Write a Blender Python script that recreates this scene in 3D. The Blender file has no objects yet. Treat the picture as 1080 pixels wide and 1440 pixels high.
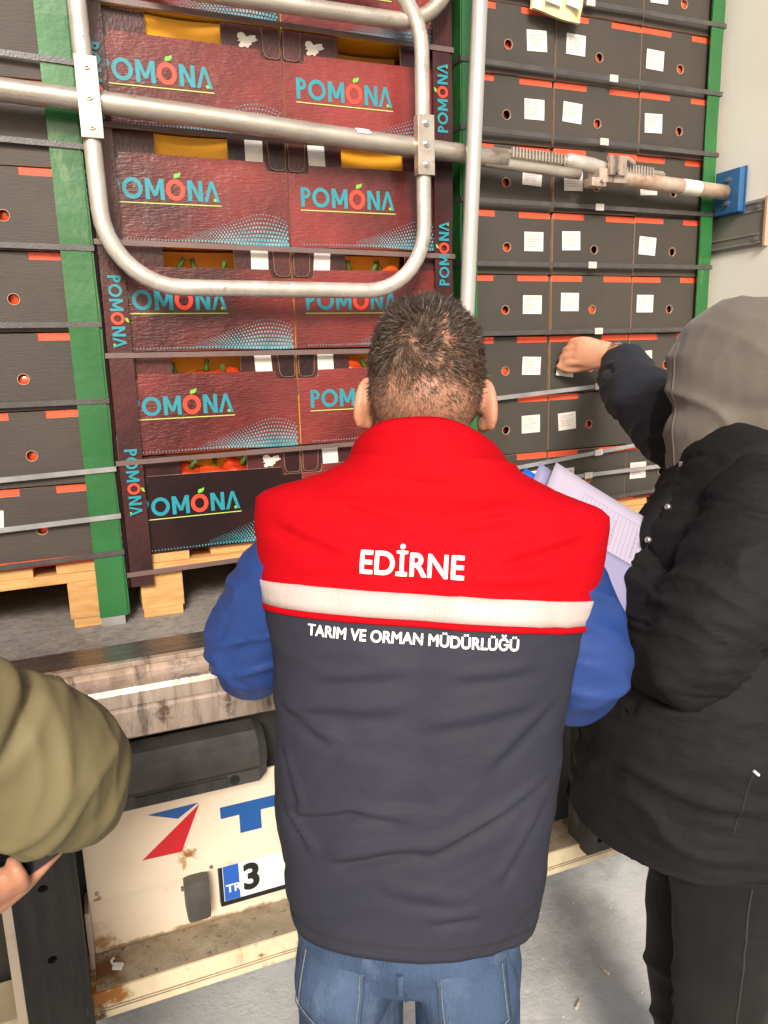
import bpy, bmesh, math, random
import numpy as np
from mathutils import Vector, Matrix
from mathutils.geometry import tessellate_polygon
from mathutils.bvhtree import BVHTree
random.seed(7); RNG = np.random.default_rng(7)
S = bpy.context.scene
COL = S.collection
R = math.radians

# ------------------------------------------------------------------ camera
cam_d = bpy.data.cameras.new('camera'); cam = bpy.data.objects.new('camera', cam_d); COL.objects.link(cam)
YAW, PITCH, ROLL = R(21.5), R(11.8), R(-1.55)
_f = Vector((math.sin(YAW)*math.cos(PITCH), math.cos(YAW)*math.cos(PITCH), -math.sin(PITCH)))
_r = Vector((math.cos(YAW), -math.sin(YAW), 0)); _u = _r.cross(_f)
_r2 = _r*math.cos(ROLL) + _u*math.sin(ROLL); _u2 = -_r*math.sin(ROLL) + _u*math.cos(ROLL)
m = Matrix((_r2, _u2, -_f)).transposed().to_4x4(); m.translation = Vector((0, -1.78, 1.68))
cam.matrix_world = m
cam_d.sensor_fit = 'VERTICAL'; cam_d.sensor_height = 36.0; cam_d.lens = 36.0*1060/1440
cam_d.clip_start = 0.05; cam_d.clip_end = 600
S.camera = cam

# ------------------------------------------------------------------ sky and sun
SUN_EL, SUN_AZ = R(32), R(197)          # azimuth clockwise from +Y (truck inward)
w = bpy.data.worlds.new('World'); S.world = w; w.use_nodes = True
wn = w.node_tree.nodes; wl = w.node_tree.links
sky = wn.new('ShaderNodeTexSky'); sky.sky_type = 'NISHITA'; sky.sun_disc = False
sky.sun_elevation = SUN_EL; sky.sun_rotation = SUN_AZ; sky.dust_density = 6.0; sky.air_density = 1.0
wn['Background'].inputs['Strength'].default_value = 0.115
wl.new(sky.outputs[0], wn['Background'].inputs['Color'])
sd = bpy.data.lights.new('sun', 'SUN'); sd.energy = 3.1; sd.angle = R(15); sd.color = (1.0, 0.965, 0.915)
so = bpy.data.objects.new('sun', sd); COL.objects.link(so)
_sdir = Vector((math.sin(SUN_AZ)*math.cos(SUN_EL), math.cos(SUN_AZ)*math.cos(SUN_EL), math.sin(SUN_EL)))
so.rotation_euler = _sdir.to_track_quat('Z', 'Y').to_euler(); so.location = (3, -6, 8)
S.view_settings.view_transform = 'Standard'; S.view_settings.look = 'None'
S.view_settings.exposure = 0.40; S.view_settings.gamma = 1.0
S.render.engine = 'CYCLES'

# ------------------------------------------------------------------ materials
MATS = {}
def mat(name, col, rough=0.6, metal=0.0, col2=None, scale=8.0, stretch=(1, 1, 1), lo=0.35, hi=0.65, bump=0.0, bscale=60.0,
        bstretch=(1, 1, 1), spec=0.5, stain=None, stain_scale=3.0, stain_t=0.62, coat=0.0, rvar=0.0, trans=0.0, sheen=0.0, extra_bump=None, spots=()):
    if name in MATS: return MATS[name]
    m = bpy.data.materials.new(name); m.use_nodes = True; MATS[name] = m
    n = m.node_tree.nodes; l = m.node_tree.links; b = n['Principled BSDF']
    b.inputs['Base Color'].default_value = (*col, 1); b.inputs['Roughness'].default_value = rough
    b.inputs['Metallic'].default_value = metal; b.inputs['Specular IOR Level'].default_value = spec
    b.inputs['Coat Weight'].default_value = coat; b.inputs['Sheen Weight'].default_value = sheen
    if trans: b.inputs['Transmission Weight'].default_value = trans
    tc = n.new('ShaderNodeTexCoord'); oi = n.new('ShaderNodeObjectInfo')
    mul = n.new('ShaderNodeVectorMath'); mul.operation = 'MULTIPLY_ADD'
    cx = n.new('ShaderNodeCombineXYZ')
    for i in range(3): l.new(oi.outputs['Random'], cx.inputs[i])
    l.new(cx.outputs[0], mul.inputs[0]); mul.inputs[1].default_value = (17, 23, 31); l.new(tc.outputs['Object'], mul.inputs[2])
    P = mul.outputs[0]
    def noise(sc, st, detail=5.0, rgh=0.6):
        mp = n.new('ShaderNodeMapping'); mp.inputs['Scale'].default_value = st; l.new(P, mp.inputs['Vector'])
        t = n.new('ShaderNodeTexNoise'); t.inputs['Scale'].default_value = sc; t.inputs['Detail'].default_value = detail
        t.inputs['Roughness'].default_value = rgh; l.new(mp.outputs[0], t.inputs['Vector']); return t.outputs['Fac']
    def ramp(src, a, c):
        mr = n.new('ShaderNodeMapRange'); mr.inputs['From Min'].default_value = a; mr.inputs['From Max'].default_value = c
        l.new(src, mr.inputs['Value']); return mr.outputs[0]
    cur = None
    if col2 is not None:
        mx = n.new('ShaderNodeMix'); mx.data_type = 'RGBA'; mx.inputs['A'].default_value = (*col, 1); mx.inputs['B'].default_value = (*col2, 1)
        l.new(ramp(noise(scale, stretch), lo, hi), mx.inputs['Factor']); cur = mx.outputs['Result']
    if stain is not None:
        mx = n.new('ShaderNodeMix'); mx.data_type = 'RGBA'; mx.inputs['B'].default_value = (*stain, 1)
        if cur: l.new(cur, mx.inputs['A'])
        else: mx.inputs['A'].default_value = (*col, 1)
        l.new(ramp(noise(stain_scale, stretch, 8.0, 0.7), stain_t, stain_t+0.12), mx.inputs['Factor']); cur = mx.outputs['Result']
    for (cpos, rad, scol, nsc, thr) in spots:      # a stain with a place and ragged shape of its own
        sb = n.new('ShaderNodeVectorMath'); sb.operation = 'SUBTRACT'; l.new(tc.outputs['Object'], sb.inputs[0]); sb.inputs[1].default_value = cpos
        dv = n.new('ShaderNodeVectorMath'); dv.operation = 'DIVIDE'; l.new(sb.outputs[0], dv.inputs[0]); dv.inputs[1].default_value = rad
        ln = n.new('ShaderNodeVectorMath'); ln.operation = 'LENGTH'; l.new(dv.outputs[0], ln.inputs[0])
        t = n.new('ShaderNodeTexNoise'); t.inputs['Scale'].default_value = nsc; t.inputs['Detail'].default_value = 7; t.inputs['Roughness'].default_value = .7; l.new(tc.outputs['Object'], t.inputs['Vector'])
        ad = n.new('ShaderNodeMath'); ad.operation = 'MULTIPLY_ADD'; l.new(t.outputs['Fac'], ad.inputs[0]); ad.inputs[1].default_value = 2.2; ad.inputs[2].default_value = -.35
        su = n.new('ShaderNodeMath'); su.operation = 'SUBTRACT'; l.new(ad.outputs[0], su.inputs[0]); l.new(ln.outputs['Value'], su.inputs[1])
        mx = n.new('ShaderNodeMix'); mx.data_type = 'RGBA'; mx.inputs['B'].default_value = (*scol, 1)
        if cur: l.new(cur, mx.inputs['A'])
        else: mx.inputs['A'].default_value = (*col, 1)
        l.new(ramp(su.outputs[0], thr, thr+.35), mx.inputs['Factor']); cur = mx.outputs['Result']
    if cur: l.new(cur, b.inputs['Base Color'])
    if rvar:
        mr = n.new('ShaderNodeMapRange'); mr.inputs['To Min'].default_value = max(0.02, rough-rvar); mr.inputs['To Max'].default_value = min(1, rough+rvar)
        mr.inputs['From Min'].default_value = 0.3; mr.inputs['From Max'].default_value = 0.7
        l.new(noise(scale*1.7, stretch), mr.inputs['Value']); l.new(mr.outputs[0], b.inputs['Roughness'])
    if bump:
        bp = n.new('ShaderNodeBump'); bp.inputs['Strength'].default_value = bump; bp.inputs['Distance'].default_value = 0.004
        l.new(noise(bscale, bstretch, 3.0), bp.inputs['Height']); last = bp
        if extra_bump:
            bp2 = n.new('ShaderNodeBump'); bp2.inputs['Strength'].default_value = extra_bump[0]; bp2.inputs['Distance'].default_value = 0.01
            l.new(noise(extra_bump[1], extra_bump[2], 3.0), bp2.inputs['Height']); l.new(bp.outputs[0], bp2.inputs['Normal']); last = bp2
        l.new(last.outputs[0], b.inputs['Normal'])
    return m

M = dict(
 ground=mat('concrete', (.46, .45, .425), .85, col2=(.58, .565, .53), scale=3.2, bump=.5, bscale=110, stain=(.37, .355, .33), stain_scale=2.4, stain_t=.50, extra_bump=(.18, 26, (1, 1.4, 1)), spec=.3),
 grp=mat('white_wall', (.84, .80, .71), .45, col2=(.79, .75, .66), scale=5, stain=(.50, .46, .38), stain_scale=34, stain_t=.67, bump=.06, bscale=30),
 floor=mat('antislip_floor', (.17, .155, .14), .7, col2=(.30, .27, .24), scale=60, bump=.5, bscale=220, stain=(.09, .08, .07), stain_scale=5, stain_t=.58),
 thresh=mat('threshold_steel', (.16, .14, .13), .28, .6, col2=(.10, .09, .085), scale=6, stretch=(1, 8, 1), bump=.1, bscale=80, bstretch=(1, 14, 1), rvar=.12),
 alu=mat('dirty_aluminium', (.58, .46, .37), .36, .45, col2=(.40, .30, .235), scale=9, stretch=(3.5, 1, .5), stain=(.15, .11, .085), stain_scale=7, stain_t=.53, bump=.1, bscale=90, rvar=.14, spots=(((.09, -.335, 1.0), (.03, .2, .06), (.16, .10, .07), 60, .25), ((.22, -.335, .99), (.02, .2, .08), (.13, .10, .075), 60, .3), ((.30, -.335, .985), (.02, .2, .07), (.14, .11, .08), 60, .3), ((.15, -.31, 1.07), (.12, .1, .03), (.20, .18, .165), 40, .25))),
 galv=mat('tube_steel', (.55, .485, .41), .36, .6, col2=(.42, .36, .295), scale=14, stretch=(.5, 1, 1), stain=(.25, .15, .085), stain_scale=17, stain_t=.58, bump=.06, bscale=200, rvar=.14),
 tubew=mat('worn_hoop_steel', (.62, .57, .495), .36, .5, col2=(.50, .44, .37), scale=18, stain=(.24, .165, .105), stain_scale=20, stain_t=.60, bump=.06, bscale=200, rvar=.14),
 rusty=mat('rusty_tube', (.54, .43, .34), .5, .3, col2=(.36, .23, .15), scale=16, stain=(.26, .13, .07), stain_scale=14, stain_t=.56, bump=.15, bscale=120),
 pole=mat('pole_aluminium', (.50, .48, .44), .34, .3, col2=(.42, .40, .36), scale=10, stretch=(1, 1, .3), stain=(.22, .20, .175), stain_scale=50, stain_t=.66, bump=.03, bscale=80),
 rubber=mat('black_rubber', (.020, .019, .018), .72, col2=(.040, .037, .034), scale=14, stretch=(3, 1, .35), bump=.35, bscale=70, bstretch=(3, 1, .5), stain=(.085, .078, .07), stain_scale=12, stain_t=.60),
 rubber2=mat('grey_rubber', (.030, .028, .026), .62, col2=(.062, .055, .048), scale=13, bump=.3, bscale=80, stain=(.11, .088, .066), stain_scale=9, stain_t=.57),
 cream=mat('cream_paint', (.80, .67, .52), .42, col2=(.74, .60, .45), scale=4, stain=(.56, .43, .29), stain_scale=8, stain_t=.60, bump=.05, bscale=60, rvar=.12, spots=(((.112, -.3, .655), (.034, .2, .028), (.30, .13, .02), 55, .10), ((.105, -.3, .635), (.008, .2, .035), (.46, .27, .10), 60, .1), ((-.07, -.3, .60), (.02, .2, .035), (.34, .17, .05), 60, .2), ((-.07, -.27, .47), (.05, .2, .05), (.36, .21, .09), 30, .25), ((.10, -.27, .458), (.5, .2, .016), (.33, .23, .13), 25, .1))),
 beam=mat('beam_paint', (.72, .60, .40), .5, col2=(.60, .48, .31), scale=9, stretch=(2, 1, 1), stain=(.34, .23, .11), stain_scale=7, stain_t=.60, bump=.15, bscale=120, spots=(((-.07, -.385, .445), (.085, .2, .05), (.30, .115, .015), 26, .12), ((-.085, -.385, .41), (.03, .2, .04), (.10, .045, .015), 60, .2), ((.24, -.385, .43), (.02, .2, .01), (.25, .12, .04), 70, .2))),
 beamtop=mat('dirty_beam_top', (.36, .285, .19), .8, col2=(.23, .175, .11), scale=18, stain=(.06, .042, .028), stain_scale=70, stain_t=.57, bump=.5, bscale=170, spots=(((-.07, -.33, .46), (.08, .08, .1), (.17, .07, .02), 30, .1),)),
 rust=mat('rust_patch', (.30, .13, .03), .8, col2=(.12, .05, .02), scale=40, bump=.3, bscale=150),
 darksteel=mat('dark_steel', (.03, .029, .028), .6, .3, col2=(.06, .055, .05), scale=8, bump=.1),
 plastic=mat('dark_plastic', (.05, .045, .04), .5, col2=(.08, .072, .06), scale=12, bump=.08, bscale=120),
 blue=mat('sign_blue', (.015, .09, .30), .4), red=mat('sign_red', (.55, .012, .02), .4),
 platewhite=mat('plate_white', (.78, .76, .70), .35), black=mat('print_black', (.01, .01, .01), .5), platblue=mat('plate_blue', (.02, .10, .42), .4),
 wood=mat('pine_wood', (.62, .35, .125), .75, col2=(.46, .24, .08), scale=10, stretch=(1, 1, 7), bump=.25, bscale=50, bstretch=(1, 1, 8), stain=(.32, .18, .08), stain_scale=5, stain_t=.66),
 carton=mat('olive_grey_carton', (.056, .047, .036), .62, col2=(.044, .038, .030), scale=5, bump=.12, bscale=50, bstretch=(4, 1, .6), spec=.35, extra_bump=(.12, 9, (1, 1, 1))),
 cartonL=mat('brown_grey_carton', (.058, .045, .034), .58, col2=(.045, .036, .028), scale=5, bump=.18, bscale=70, bstretch=(.6, 1, 5), spec=.4, extra_bump=(.15, 9, (1, 1, 1))),
 cartonedge=mat('raw_card_edge', (.42, .28, .17), .85, col2=(.28, .18, .10), scale=80, bump=.3, bscale=300),
 orange=mat('red_orange_card', (.70, .085, .03), .55, col2=(.62, .07, .025), scale=10, bump=.06, bscale=40),
 paper=mat('label_paper', (.66, .615, .55), .65, col2=(.60, .545, .485), scale=30),
 print_=mat('label_print', (.40, .29, .27), .7, col2=(.56, .47, .43), scale=300, stretch=(.3, 1, 1)),
 maroon=mat('black_print_red_sheen', (.235, .034, .029), .27, col2=(.055, .011, .011), scale=2.2, lo=.34, hi=.66, bump=.42, bscale=105, bstretch=(.5, 1, 2.2), spec=.42, coat=.18, extra_bump=(.26, 15, (1, 1, 1))),  # black card; patchy red reflection painted into the base colour
 redsheen_dark=mat('dark_print_red_sheen', (.085, .024, .022), .32, col2=(.022, .009, .009), scale=3, bump=.25, bscale=110, bstretch=(1.6, 1, 1), spec=.3, coat=.10, extra_bump=(.2, 18, (1, 1, 1))),  # dark card with a weaker red reflection mixed into its colour
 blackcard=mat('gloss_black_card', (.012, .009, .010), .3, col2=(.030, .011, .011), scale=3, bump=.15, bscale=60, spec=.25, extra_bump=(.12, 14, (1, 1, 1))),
 yellow=mat('yellow_liner', (.88, .40, .008), .55, col2=(.78, .33, .006), scale=6, bump=.05),
 edge=mat('pale_card_edge', (.46, .30, .21), .8),
 cyan=mat('cyan_ink', (.012, .25, .30), .4, col2=(.02, .20, .24), scale=40),
 inkred=mat('red_ink', (.80, .055, .025), .4), leaf=mat('leaf_ink', (.16, .46, .05), .4), lime=mat('lime_ink', (.42, .48, .12), .4),
 greenb=mat('green_corner_board', (.020, .140, .032), .35, col2=(.014, .100, .024), scale=9, stretch=(1, 1, .3), bump=.2, bscale=50, coat=.2, stain=(.13, .21, .09), stain_scale=12, stain_t=.60),
 strap=mat('grey_strap', (.050, .044, .042), .34, col2=(.078, .069, .064), scale=25, bump=.2, bscale=300, spec=.6),
 strapw=mat('pale_strap', (.20, .195, .19), .3, col2=(.30, .29, .28), scale=14, bump=.1, bscale=300, spec=.7),
 seal=mat('white_seal', (.62, .58, .52), .4, .3, bump=.2, bscale=200),
 padblue=mat('blue_foot', (.022, .11, .26), .45, col2=(.03, .085, .19), scale=20, bump=.1, stain=(.22, .20, .18), stain_scale=20, stain_t=.70),
 rail=mat('grey_rail', (.20, .185, .165), .42, .4, col2=(.26, .24, .21), scale=8, stretch=(1, .2, 1), bump=.06),
 tomato=mat('tomato_red', (.60, .030, .012), .22, col2=(.72, .10, .015), scale=6, spec=.6, coat=.3),
 stalk=mat('stalk_green', (.08, .18, .03), .6),
 skin=mat('skin', (.54, .26, .155), .5, col2=(.48, .21, .12), scale=24, bump=.10, bscale=260, spec=.4),
 vred=mat('vest_red', (.42, .0012, .006), .75, col2=(.37, .0012, .005), scale=5, bump=.06, bscale=600, extra_bump=(.16, 17, (1, 1, 1)), spec=.08),
 vgrey=mat('vest_charcoal', (.0275, .0275, .0395), .68, col2=(.023, .0235, .034), scale=5, bump=.08, bscale=600, extra_bump=(.26, 19, (1, 1, 1.6)), spec=.18),
 band=mat('reflective_band', (.50, .415, .38), .45, col2=(.44, .36, .33), scale=9, bump=.25, bscale=45, bstretch=(3, 3, .5), spec=.3),
 vtext=mat('white_print', (.82, .80, .76), .5),
 bluej=mat('royal_blue_nylon', (.016, .046, .19), .5, col2=(.013, .038, .155), scale=6, bump=.06, bscale=500, spec=.4, extra_bump=(.3, 20, (1, 1, 1))),
 denim=mat('blue_denim', (.066, .102, .170), .85, col2=(.042, .068, .122), scale=8, stretch=(1, 1, .5), bump=.7, bscale=420, bstretch=(1, 1, .3), stain=(.085, .12, .19), stain_scale=14, stain_t=.50, spec=.12),
 stitch=mat('denim_stitch', (.20, .21, .22), .85, col2=(.09, .11, .15), scale=260),
 dstitch=mat('dark_seam', (.030, .045, .085), .9),
 parka=mat('black_parka', (.0085, .0080, .0086), .78, col2=(.0110, .0103, .0108), scale=6, bump=.08, bscale=500, spec=.20, extra_bump=(.35, 26, (1, 1, 2.4))),
 navy=mat('navy_sleeve', (.010, .012, .020), .7, bump=.06, bscale=300),
 hood=mat('grey_hoodie', (.150, .126, .104), .95, col2=(.120, .100, .083), scale=9, bump=.2, bscale=500, sheen=.15, spec=.15, extra_bump=(.15, 16, (1, 1, 1))),
 trouser=mat('black_trouser', (.0080, .0075, .0075), .8, col2=(.012, .011, .0105), scale=7, bump=.25, bscale=300, bstretch=(3, 3, .4), sheen=.04, spec=.18, extra_bump=(.3, 18, (1, 1, .6))),
 greyseam=mat('grey_seam', (.028, .025, .024), .8),
 olive=mat('olive_jacket', (.170, .138, .066), .68, col2=(.145, .118, .056), scale=5, bump=.06, bscale=500, spec=.3, extra_bump=(.16, 13, (1, 1, 1))),
 phone=mat('phone_black', (.006, .006, .007), .15, spec=.6),
 shoe=mat('shoe_leather', (.018, .016, .015), .5),
 steel=mat('bright_steel', (.55, .53, .50), .25, .9),
 docwhite=mat('document_paper', (.37, .325, .41), .6, col2=(.34, .295, .375), scale=6, spec=.2),
 sleevep=mat('plastic_sleeve', (.24, .225, .36), .35, col2=(.215, .20, .33), scale=5, spec=.4),
 folder=mat('blue_folder', (.012, .115, .50), .35, spec=.5),
 line=mat('print_line', (.24, .22, .30), .7),
 yellowp=mat('yellow_wrap', (.74, .58, .22), .45, col2=(.74, .66, .46), scale=14, bump=.1, bscale=40),
 whitep=mat('white_plastic', (.70, .67, .62), .5),
 butt=mat('cigarette_paper', (.72, .66, .56), .7), filt=mat('cigarette_filter', (.60, .42, .22), .8),
 eye=mat('eye_white', (.7, .68, .65), .2),
)
def hair_material():
    m = bpy.data.materials.new('dark_hair'); m.use_nodes = True; n = m.node_tree.nodes; l = m.node_tree.links
    b = n['Principled BSDF']; b.inputs['Roughness'].default_value = .5
    a = n.new('ShaderNodeAttribute'); a.attribute_name = 'tone'
    mx = n.new('ShaderNodeMix'); mx.data_type = 'RGBA'; mx.inputs['A'].default_value = (.018, .011, .0075, 1); mx.inputs['B'].default_value = (.105, .062, .036, 1)
    l.new(a.outputs['Fac'], mx.inputs['Factor']); l.new(mx.outputs['Result'], b.inputs['Base Color']); return m
def scalp_material():
    m = bpy.data.materials.new('skin_with_stubble'); m.use_nodes = True; n = m.node_tree.nodes; l = m.node_tree.links
    b = n['Principled BSDF']; b.inputs['Roughness'].default_value = .55
    a = n.new('ShaderNodeAttribute'); a.attribute_name = 'stubble'
    t = n.new('ShaderNodeTexNoise'); t.inputs['Scale'].default_value = 260; t.inputs['Detail'].default_value = 3
    tc = n.new('ShaderNodeTexCoord'); l.new(tc.outputs['Object'], t.inputs['Vector'])
    mu = n.new('ShaderNodeMath'); mu.operation = 'MULTIPLY'; mr = n.new('ShaderNodeMapRange'); mr.inputs['From Min'].default_value = .3; mr.inputs['From Max'].default_value = .6; mr.inputs['To Min'].default_value = .7
    l.new(t.outputs['Fac'], mr.inputs['Value']); l.new(mr.outputs[0], mu.inputs[0]); l.new(a.outputs['Fac'], mu.inputs[1])
    mx = n.new('ShaderNodeMix'); mx.data_type = 'RGBA'; mx.inputs['A'].default_value = (.48, .215, .125, 1); mx.inputs['B'].default_value = (.15, .078, .048, 1)
    l.new(mu.outputs[0], mx.inputs['Factor']); l.new(mx.outputs['Result'], b.inputs['Base Color']); return m
M['hair'] = hair_material(); M['scalp'] = scalp_material()

M['tabedge'] = mat('tab_cut_edge', (.26, .16, .11), .8)
# ------------------------------------------------------------------ object helpers
def tag(o, label=None, cat=None, group=None, kind=None):
    if label: o['label'] = label
    if cat: o['category'] = cat
    if group: o['group'] = group
    if kind: o['kind'] = kind
    return o
def link(name, data, parent=None):
    o = bpy.data.objects.new(name, data); COL.objects.link(o)
    if parent is not None: o.parent = parent
    return o
def thing(name, label, cat, loc=(0, 0, 0), group=None, rz=0.0):
    o = link(name, None); o.location = loc; o.rotation_euler.z = rz; o.empty_display_size = .1
    return tag(o, label, cat, group)
def mesh(verts, faces, mats, midx=None, smooth=False, name='mesh'):
    me = bpy.data.meshes.new(name); me.from_pydata([tuple(v) for v in verts], [], [tuple(f) for f in faces])
    for k in (mats if isinstance(mats, (list, tuple)) else [mats]): me.materials.append(M[k] if isinstance(k, str) else k)
    if midx is not None: me.polygons.foreach_set('material_index', list(midx))
    if smooth: me.polygons.foreach_set('use_smooth', [True]*len(me.polygons))
    me.update(); return me
class MB:
    """collects geometry for ONE mesh"""
    def __init__(s): s.v = []; s.f = []; s.m = []
    def add(s, v, f, mi=0):
        o = len(s.v); s.v += [tuple(q) for q in v]; s.f += [tuple(i+o for i in q) for q in f]; s.m += [mi]*len(f); return s
    def box(s, x0, x1, y0, y1, z0, z1, mi=0, bev=0.0):
        bm = bmesh.new(); bmesh.ops.create_cube(bm, size=1)
        for v in bm.verts: v.co = Vector(((x0+x1)/2+v.co.x*(x1-x0), (y0+y1)/2+v.co.y*(y1-y0), (z0+z1)/2+v.co.z*(z1-z0)))
        if bev: bmesh.ops.bevel(bm, geom=list(bm.edges), offset=bev, segments=2, profile=.7, affect='EDGES', clamp_overlap=True)
        s.bm(bm, mi); return s
    def bm(s, bm, mi=0, mtx=None):
        bm.verts.index_update(); s.add([(mtx @ v.co if mtx else v.co) for v in bm.verts], [[v.index for v in f.verts] for f in bm.faces], mi); bm.free()
    def plate(s, outer, holes, y0, y1, mi=0, mside=None):
        """polygon in XZ with holes, front at y0, back at y1 (y1>y0)"""
        loops = [outer]+list(holes); flat = [p for L in loops for p in L]; n = len(flat)
        tri = tessellate_polygon([[Vector((p[0], p[1], 0)) for p in L] for L in loops])
        s.add([(p[0], y0, p[1]) for p in flat]+[(p[0], y1, p[1]) for p in flat], [t for t in tri]+[tuple(i+n for i in reversed(t)) for t in tri], mi)
        base = len(s.v)-2*n; k = 0; fs = []
        for L in loops:
            for i in range(len(L)):
                a, b = base+k+i, base+k+(i+1) % len(L); fs.append((a, b, b+n, a+n))
            k += len(L)
        s.f += fs; s.m += [mi if mside is None else mside]*len(fs); return s
    def tube(s, pts, r, seg=14, cap=True, mi=0, flat=1.0):
        pts = [Vector(p) for p in pts]; n = len(pts); rr = r if isinstance(r, (list, tuple)) else [r]*n
        T = [(pts[min(i+1, n-1)]-pts[max(i-1, 0)]).normalized() for i in range(n)]
        a = Vector((0, 1, 0)) if abs(T[0].y) < .8 else Vector((1, 0, 0)); N = (a-T[0]*a.dot(T[0])).normalized()
        V = []; F = []
        for i in range(n):
            N = (N-T[i]*N.dot(T[i])).normalized(); B = T[i].cross(N)
            for k in range(seg):
                t = 2*math.pi*k/seg; V.append(pts[i]+N*(math.cos(t)*rr[i]*flat)+B*(math.sin(t)*rr[i]))
        for i in range(n-1):
            for k in range(seg):
                k2 = (k+1) % seg; F.append((i*seg+k, i*seg+k2, (i+1)*seg+k2, (i+1)*seg+k))
        if cap: F.append(tuple(reversed(range(seg)))); F.append(tuple((n-1)*seg+k for k in range(seg)))
        s.add(V, F, mi); return s
    def obj(s, name, mats, parent=None, smooth=False, loc=None):
        me = mesh(s.v, s.f, mats, s.m, smooth, name); o = link(name, me, parent)
        if smooth == 'auto':
            try: me.shade_smooth_by_angle = None
            except Exception: pass
        if loc: o.location = loc
        return o
    def data(s, name, mats, smooth=False): return mesh(s.v, s.f, mats, s.m, smooth, name)
def autosmooth(o, ang=35):
    me = o.data; bm = bmesh.new(); bm.from_mesh(me)
    for f in bm.faces: f.smooth = True
    for e in bm.edges:
        if len(e.link_faces) == 2 and e.calc_face_angle(0) > R(ang): e.smooth = False
    bm.to_mesh(me); bm.free(); return o
def circle(cx, cz, r, n=14, rz=None): return [(cx+r*math.cos(2*math.pi*i/n), cz+(rz or r)*math.sin(2*math.pi*i/n)) for i in range(n)]
def text_geo(s, size=1.0, bold=0.0):
    cu = bpy.data.curves.new('txt', 'FONT'); cu.body = s; cu.size = size; cu.resolution_u = 5; cu.offset = bold
    o = bpy.data.objects.new('txt', cu); COL.objects.link(o); bpy.context.view_layer.update()
    me = bpy.data.meshes.new_from_object(o.evaluated_get(bpy.context.evaluated_depsgraph_get()))
    v = [tuple(q.co) for q in me.vertices]; f = [tuple(p.vertices) for p in me.polygons]
    bpy.data.objects.remove(o); bpy.data.curves.remove(cu); bpy.data.meshes.remove(me)
    a = np.array(v); a[:, 0] -= a[:, 0].min(); a[:, 1] -= a[:, 1].min(); return a, f

# ------------------------------------------------------------------ numpy noise
def vnoise(p, seed=0):
    p = np.asarray(p, float); i = np.floor(p).astype(np.int64); fr = p-i; fr = fr*fr*(3-2*fr)
    def h(a, b, c):
        n = (a*374761393+b*668265263+c*2147483647+seed*974711) & 0xffffffff
        n = ((n ^ (n >> 13))*1274126177) & 0xffffffff; n = n ^ (n >> 16); return (n & 0xffff)/65535.0
    out = 0
    for dx in (0, 1):
        for dy in (0, 1):
            for dz in (0, 1):
                wgt = (fr[:, 0] if dx else 1-fr[:, 0])*(fr[:, 1] if dy else 1-fr[:, 1])*(fr[:, 2] if dz else 1-fr[:, 2])
                out = out+wgt*h(i[:, 0]+dx, i[:, 1]+dy, i[:, 2]+dz)
    return out
def folds(P, axis, hi, lo, seed=0):
    """ridged folds running across `axis`"""
    a = np.asarray(axis, float); a = a/np.linalg.norm(a); t = P@a
    q = P*lo+np.outer(t, a)*(hi-lo)
    q = q+0.9*np.stack([vnoise(P*9, seed+k) for k in (5, 6, 7)], 1)
    n = vnoise(q, seed); return (1-np.abs(2*n-1))**2.2

def thin(P, axis, hi, lo, seed=0, e=9):
    """narrow pinched creases, masked so that they come and go"""
    a = np.asarray(axis, float); a = a/np.linalg.norm(a); q = P*lo+np.outer(P@a, a)*(hi-lo)+1.1*np.stack([vnoise(P*7, seed+k) for k in (5, 6, 7)], 1)
    n = vnoise(q, seed); return (1-np.abs(2*n-1))**e*np.clip(2.4*vnoise(P*8, seed+20)-.75, 0, 1)
# ------------------------------------------------------------------ ground
gm = MB()
gm.add([(-150, -150, 0), (150, -150, 0), (150, 150, 0), (-150, 150, 0)], [(0, 1, 2, 3)])
tag(gm.obj('ground', 'ground'), kind='structure')

# ------------------------------------------------------------------ trailer
FZ = 1.085
T = thing('semi_trailer', 'open rear of a white refrigerated trailer with aluminium sill and cream bumper', 'trailer')
MB().box(-.80, 1.80, -.143, 3.2, FZ-.04, FZ).obj('cargo_floor', 'floor', T)
MB().box(1.76, 1.83, -.33, 3.2, FZ+.001, 3.72).obj('side_wall', 'grp', T)
MB().box(-.83, -.76, -.33, 3.2, FZ+.001, 3.72).obj('side_wall', 'grp', T)
MB().box(-.83, 1.83, -.33, 3.2, 3.722, 3.82).obj('roof', 'grp', T)
MB().box(-.759, 1.759, 3.1, 3.19, FZ+.001, 3.72).obj('front_wall', 'grp', T)
MB().box(-.83, 1.83, -.262, -.1432, FZ-.04, FZ+.001, bev=.002).obj('threshold_plate', 'thresh', T)
# sill: extruded profile along X
prof = [(-.2622, FZ+.004), (-.2622, 1.062), (-.272, 1.056), (-.305, 1.059), (-.318, 1.064), (-.329, 1.062), (-.334, 1.052), (-.334, 1.026), (-.330, 1.022), (-.330, 1.018), (-.334, 1.014), (-.334, .960), (-.328, .955), (-.25, .955), (-.25, FZ+.004)]
sm = MB(); n = len(prof)
NX = 2
sm.add([(x, y, z) for x in (-.83, 1.83) for y, z in prof], [(i, (i+1) % n, (i+1) % n+n, i+n) for i in range(n)]+[tuple(range(n)), tuple(range(2*n-1, n-1, -1))])
autosmooth(sm.obj('sill_profile', 'alu', T), 20)
e = MB().box(-.83, 1.83, -.2665, -.2578, FZ-.006, FZ+.0045, bev=.0015).obj('edge_strip', 'alu', T)
b = MB(); b.tube([(.388, -.335, 1.028), (.388, -.350, 1.028)], .021, 20); b.tube([(.388, -.350, 1.028), (.388, -.356, 1.028)], .012, 6); autosmooth(b.obj('sill_bolt', 'steel', T))
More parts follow.
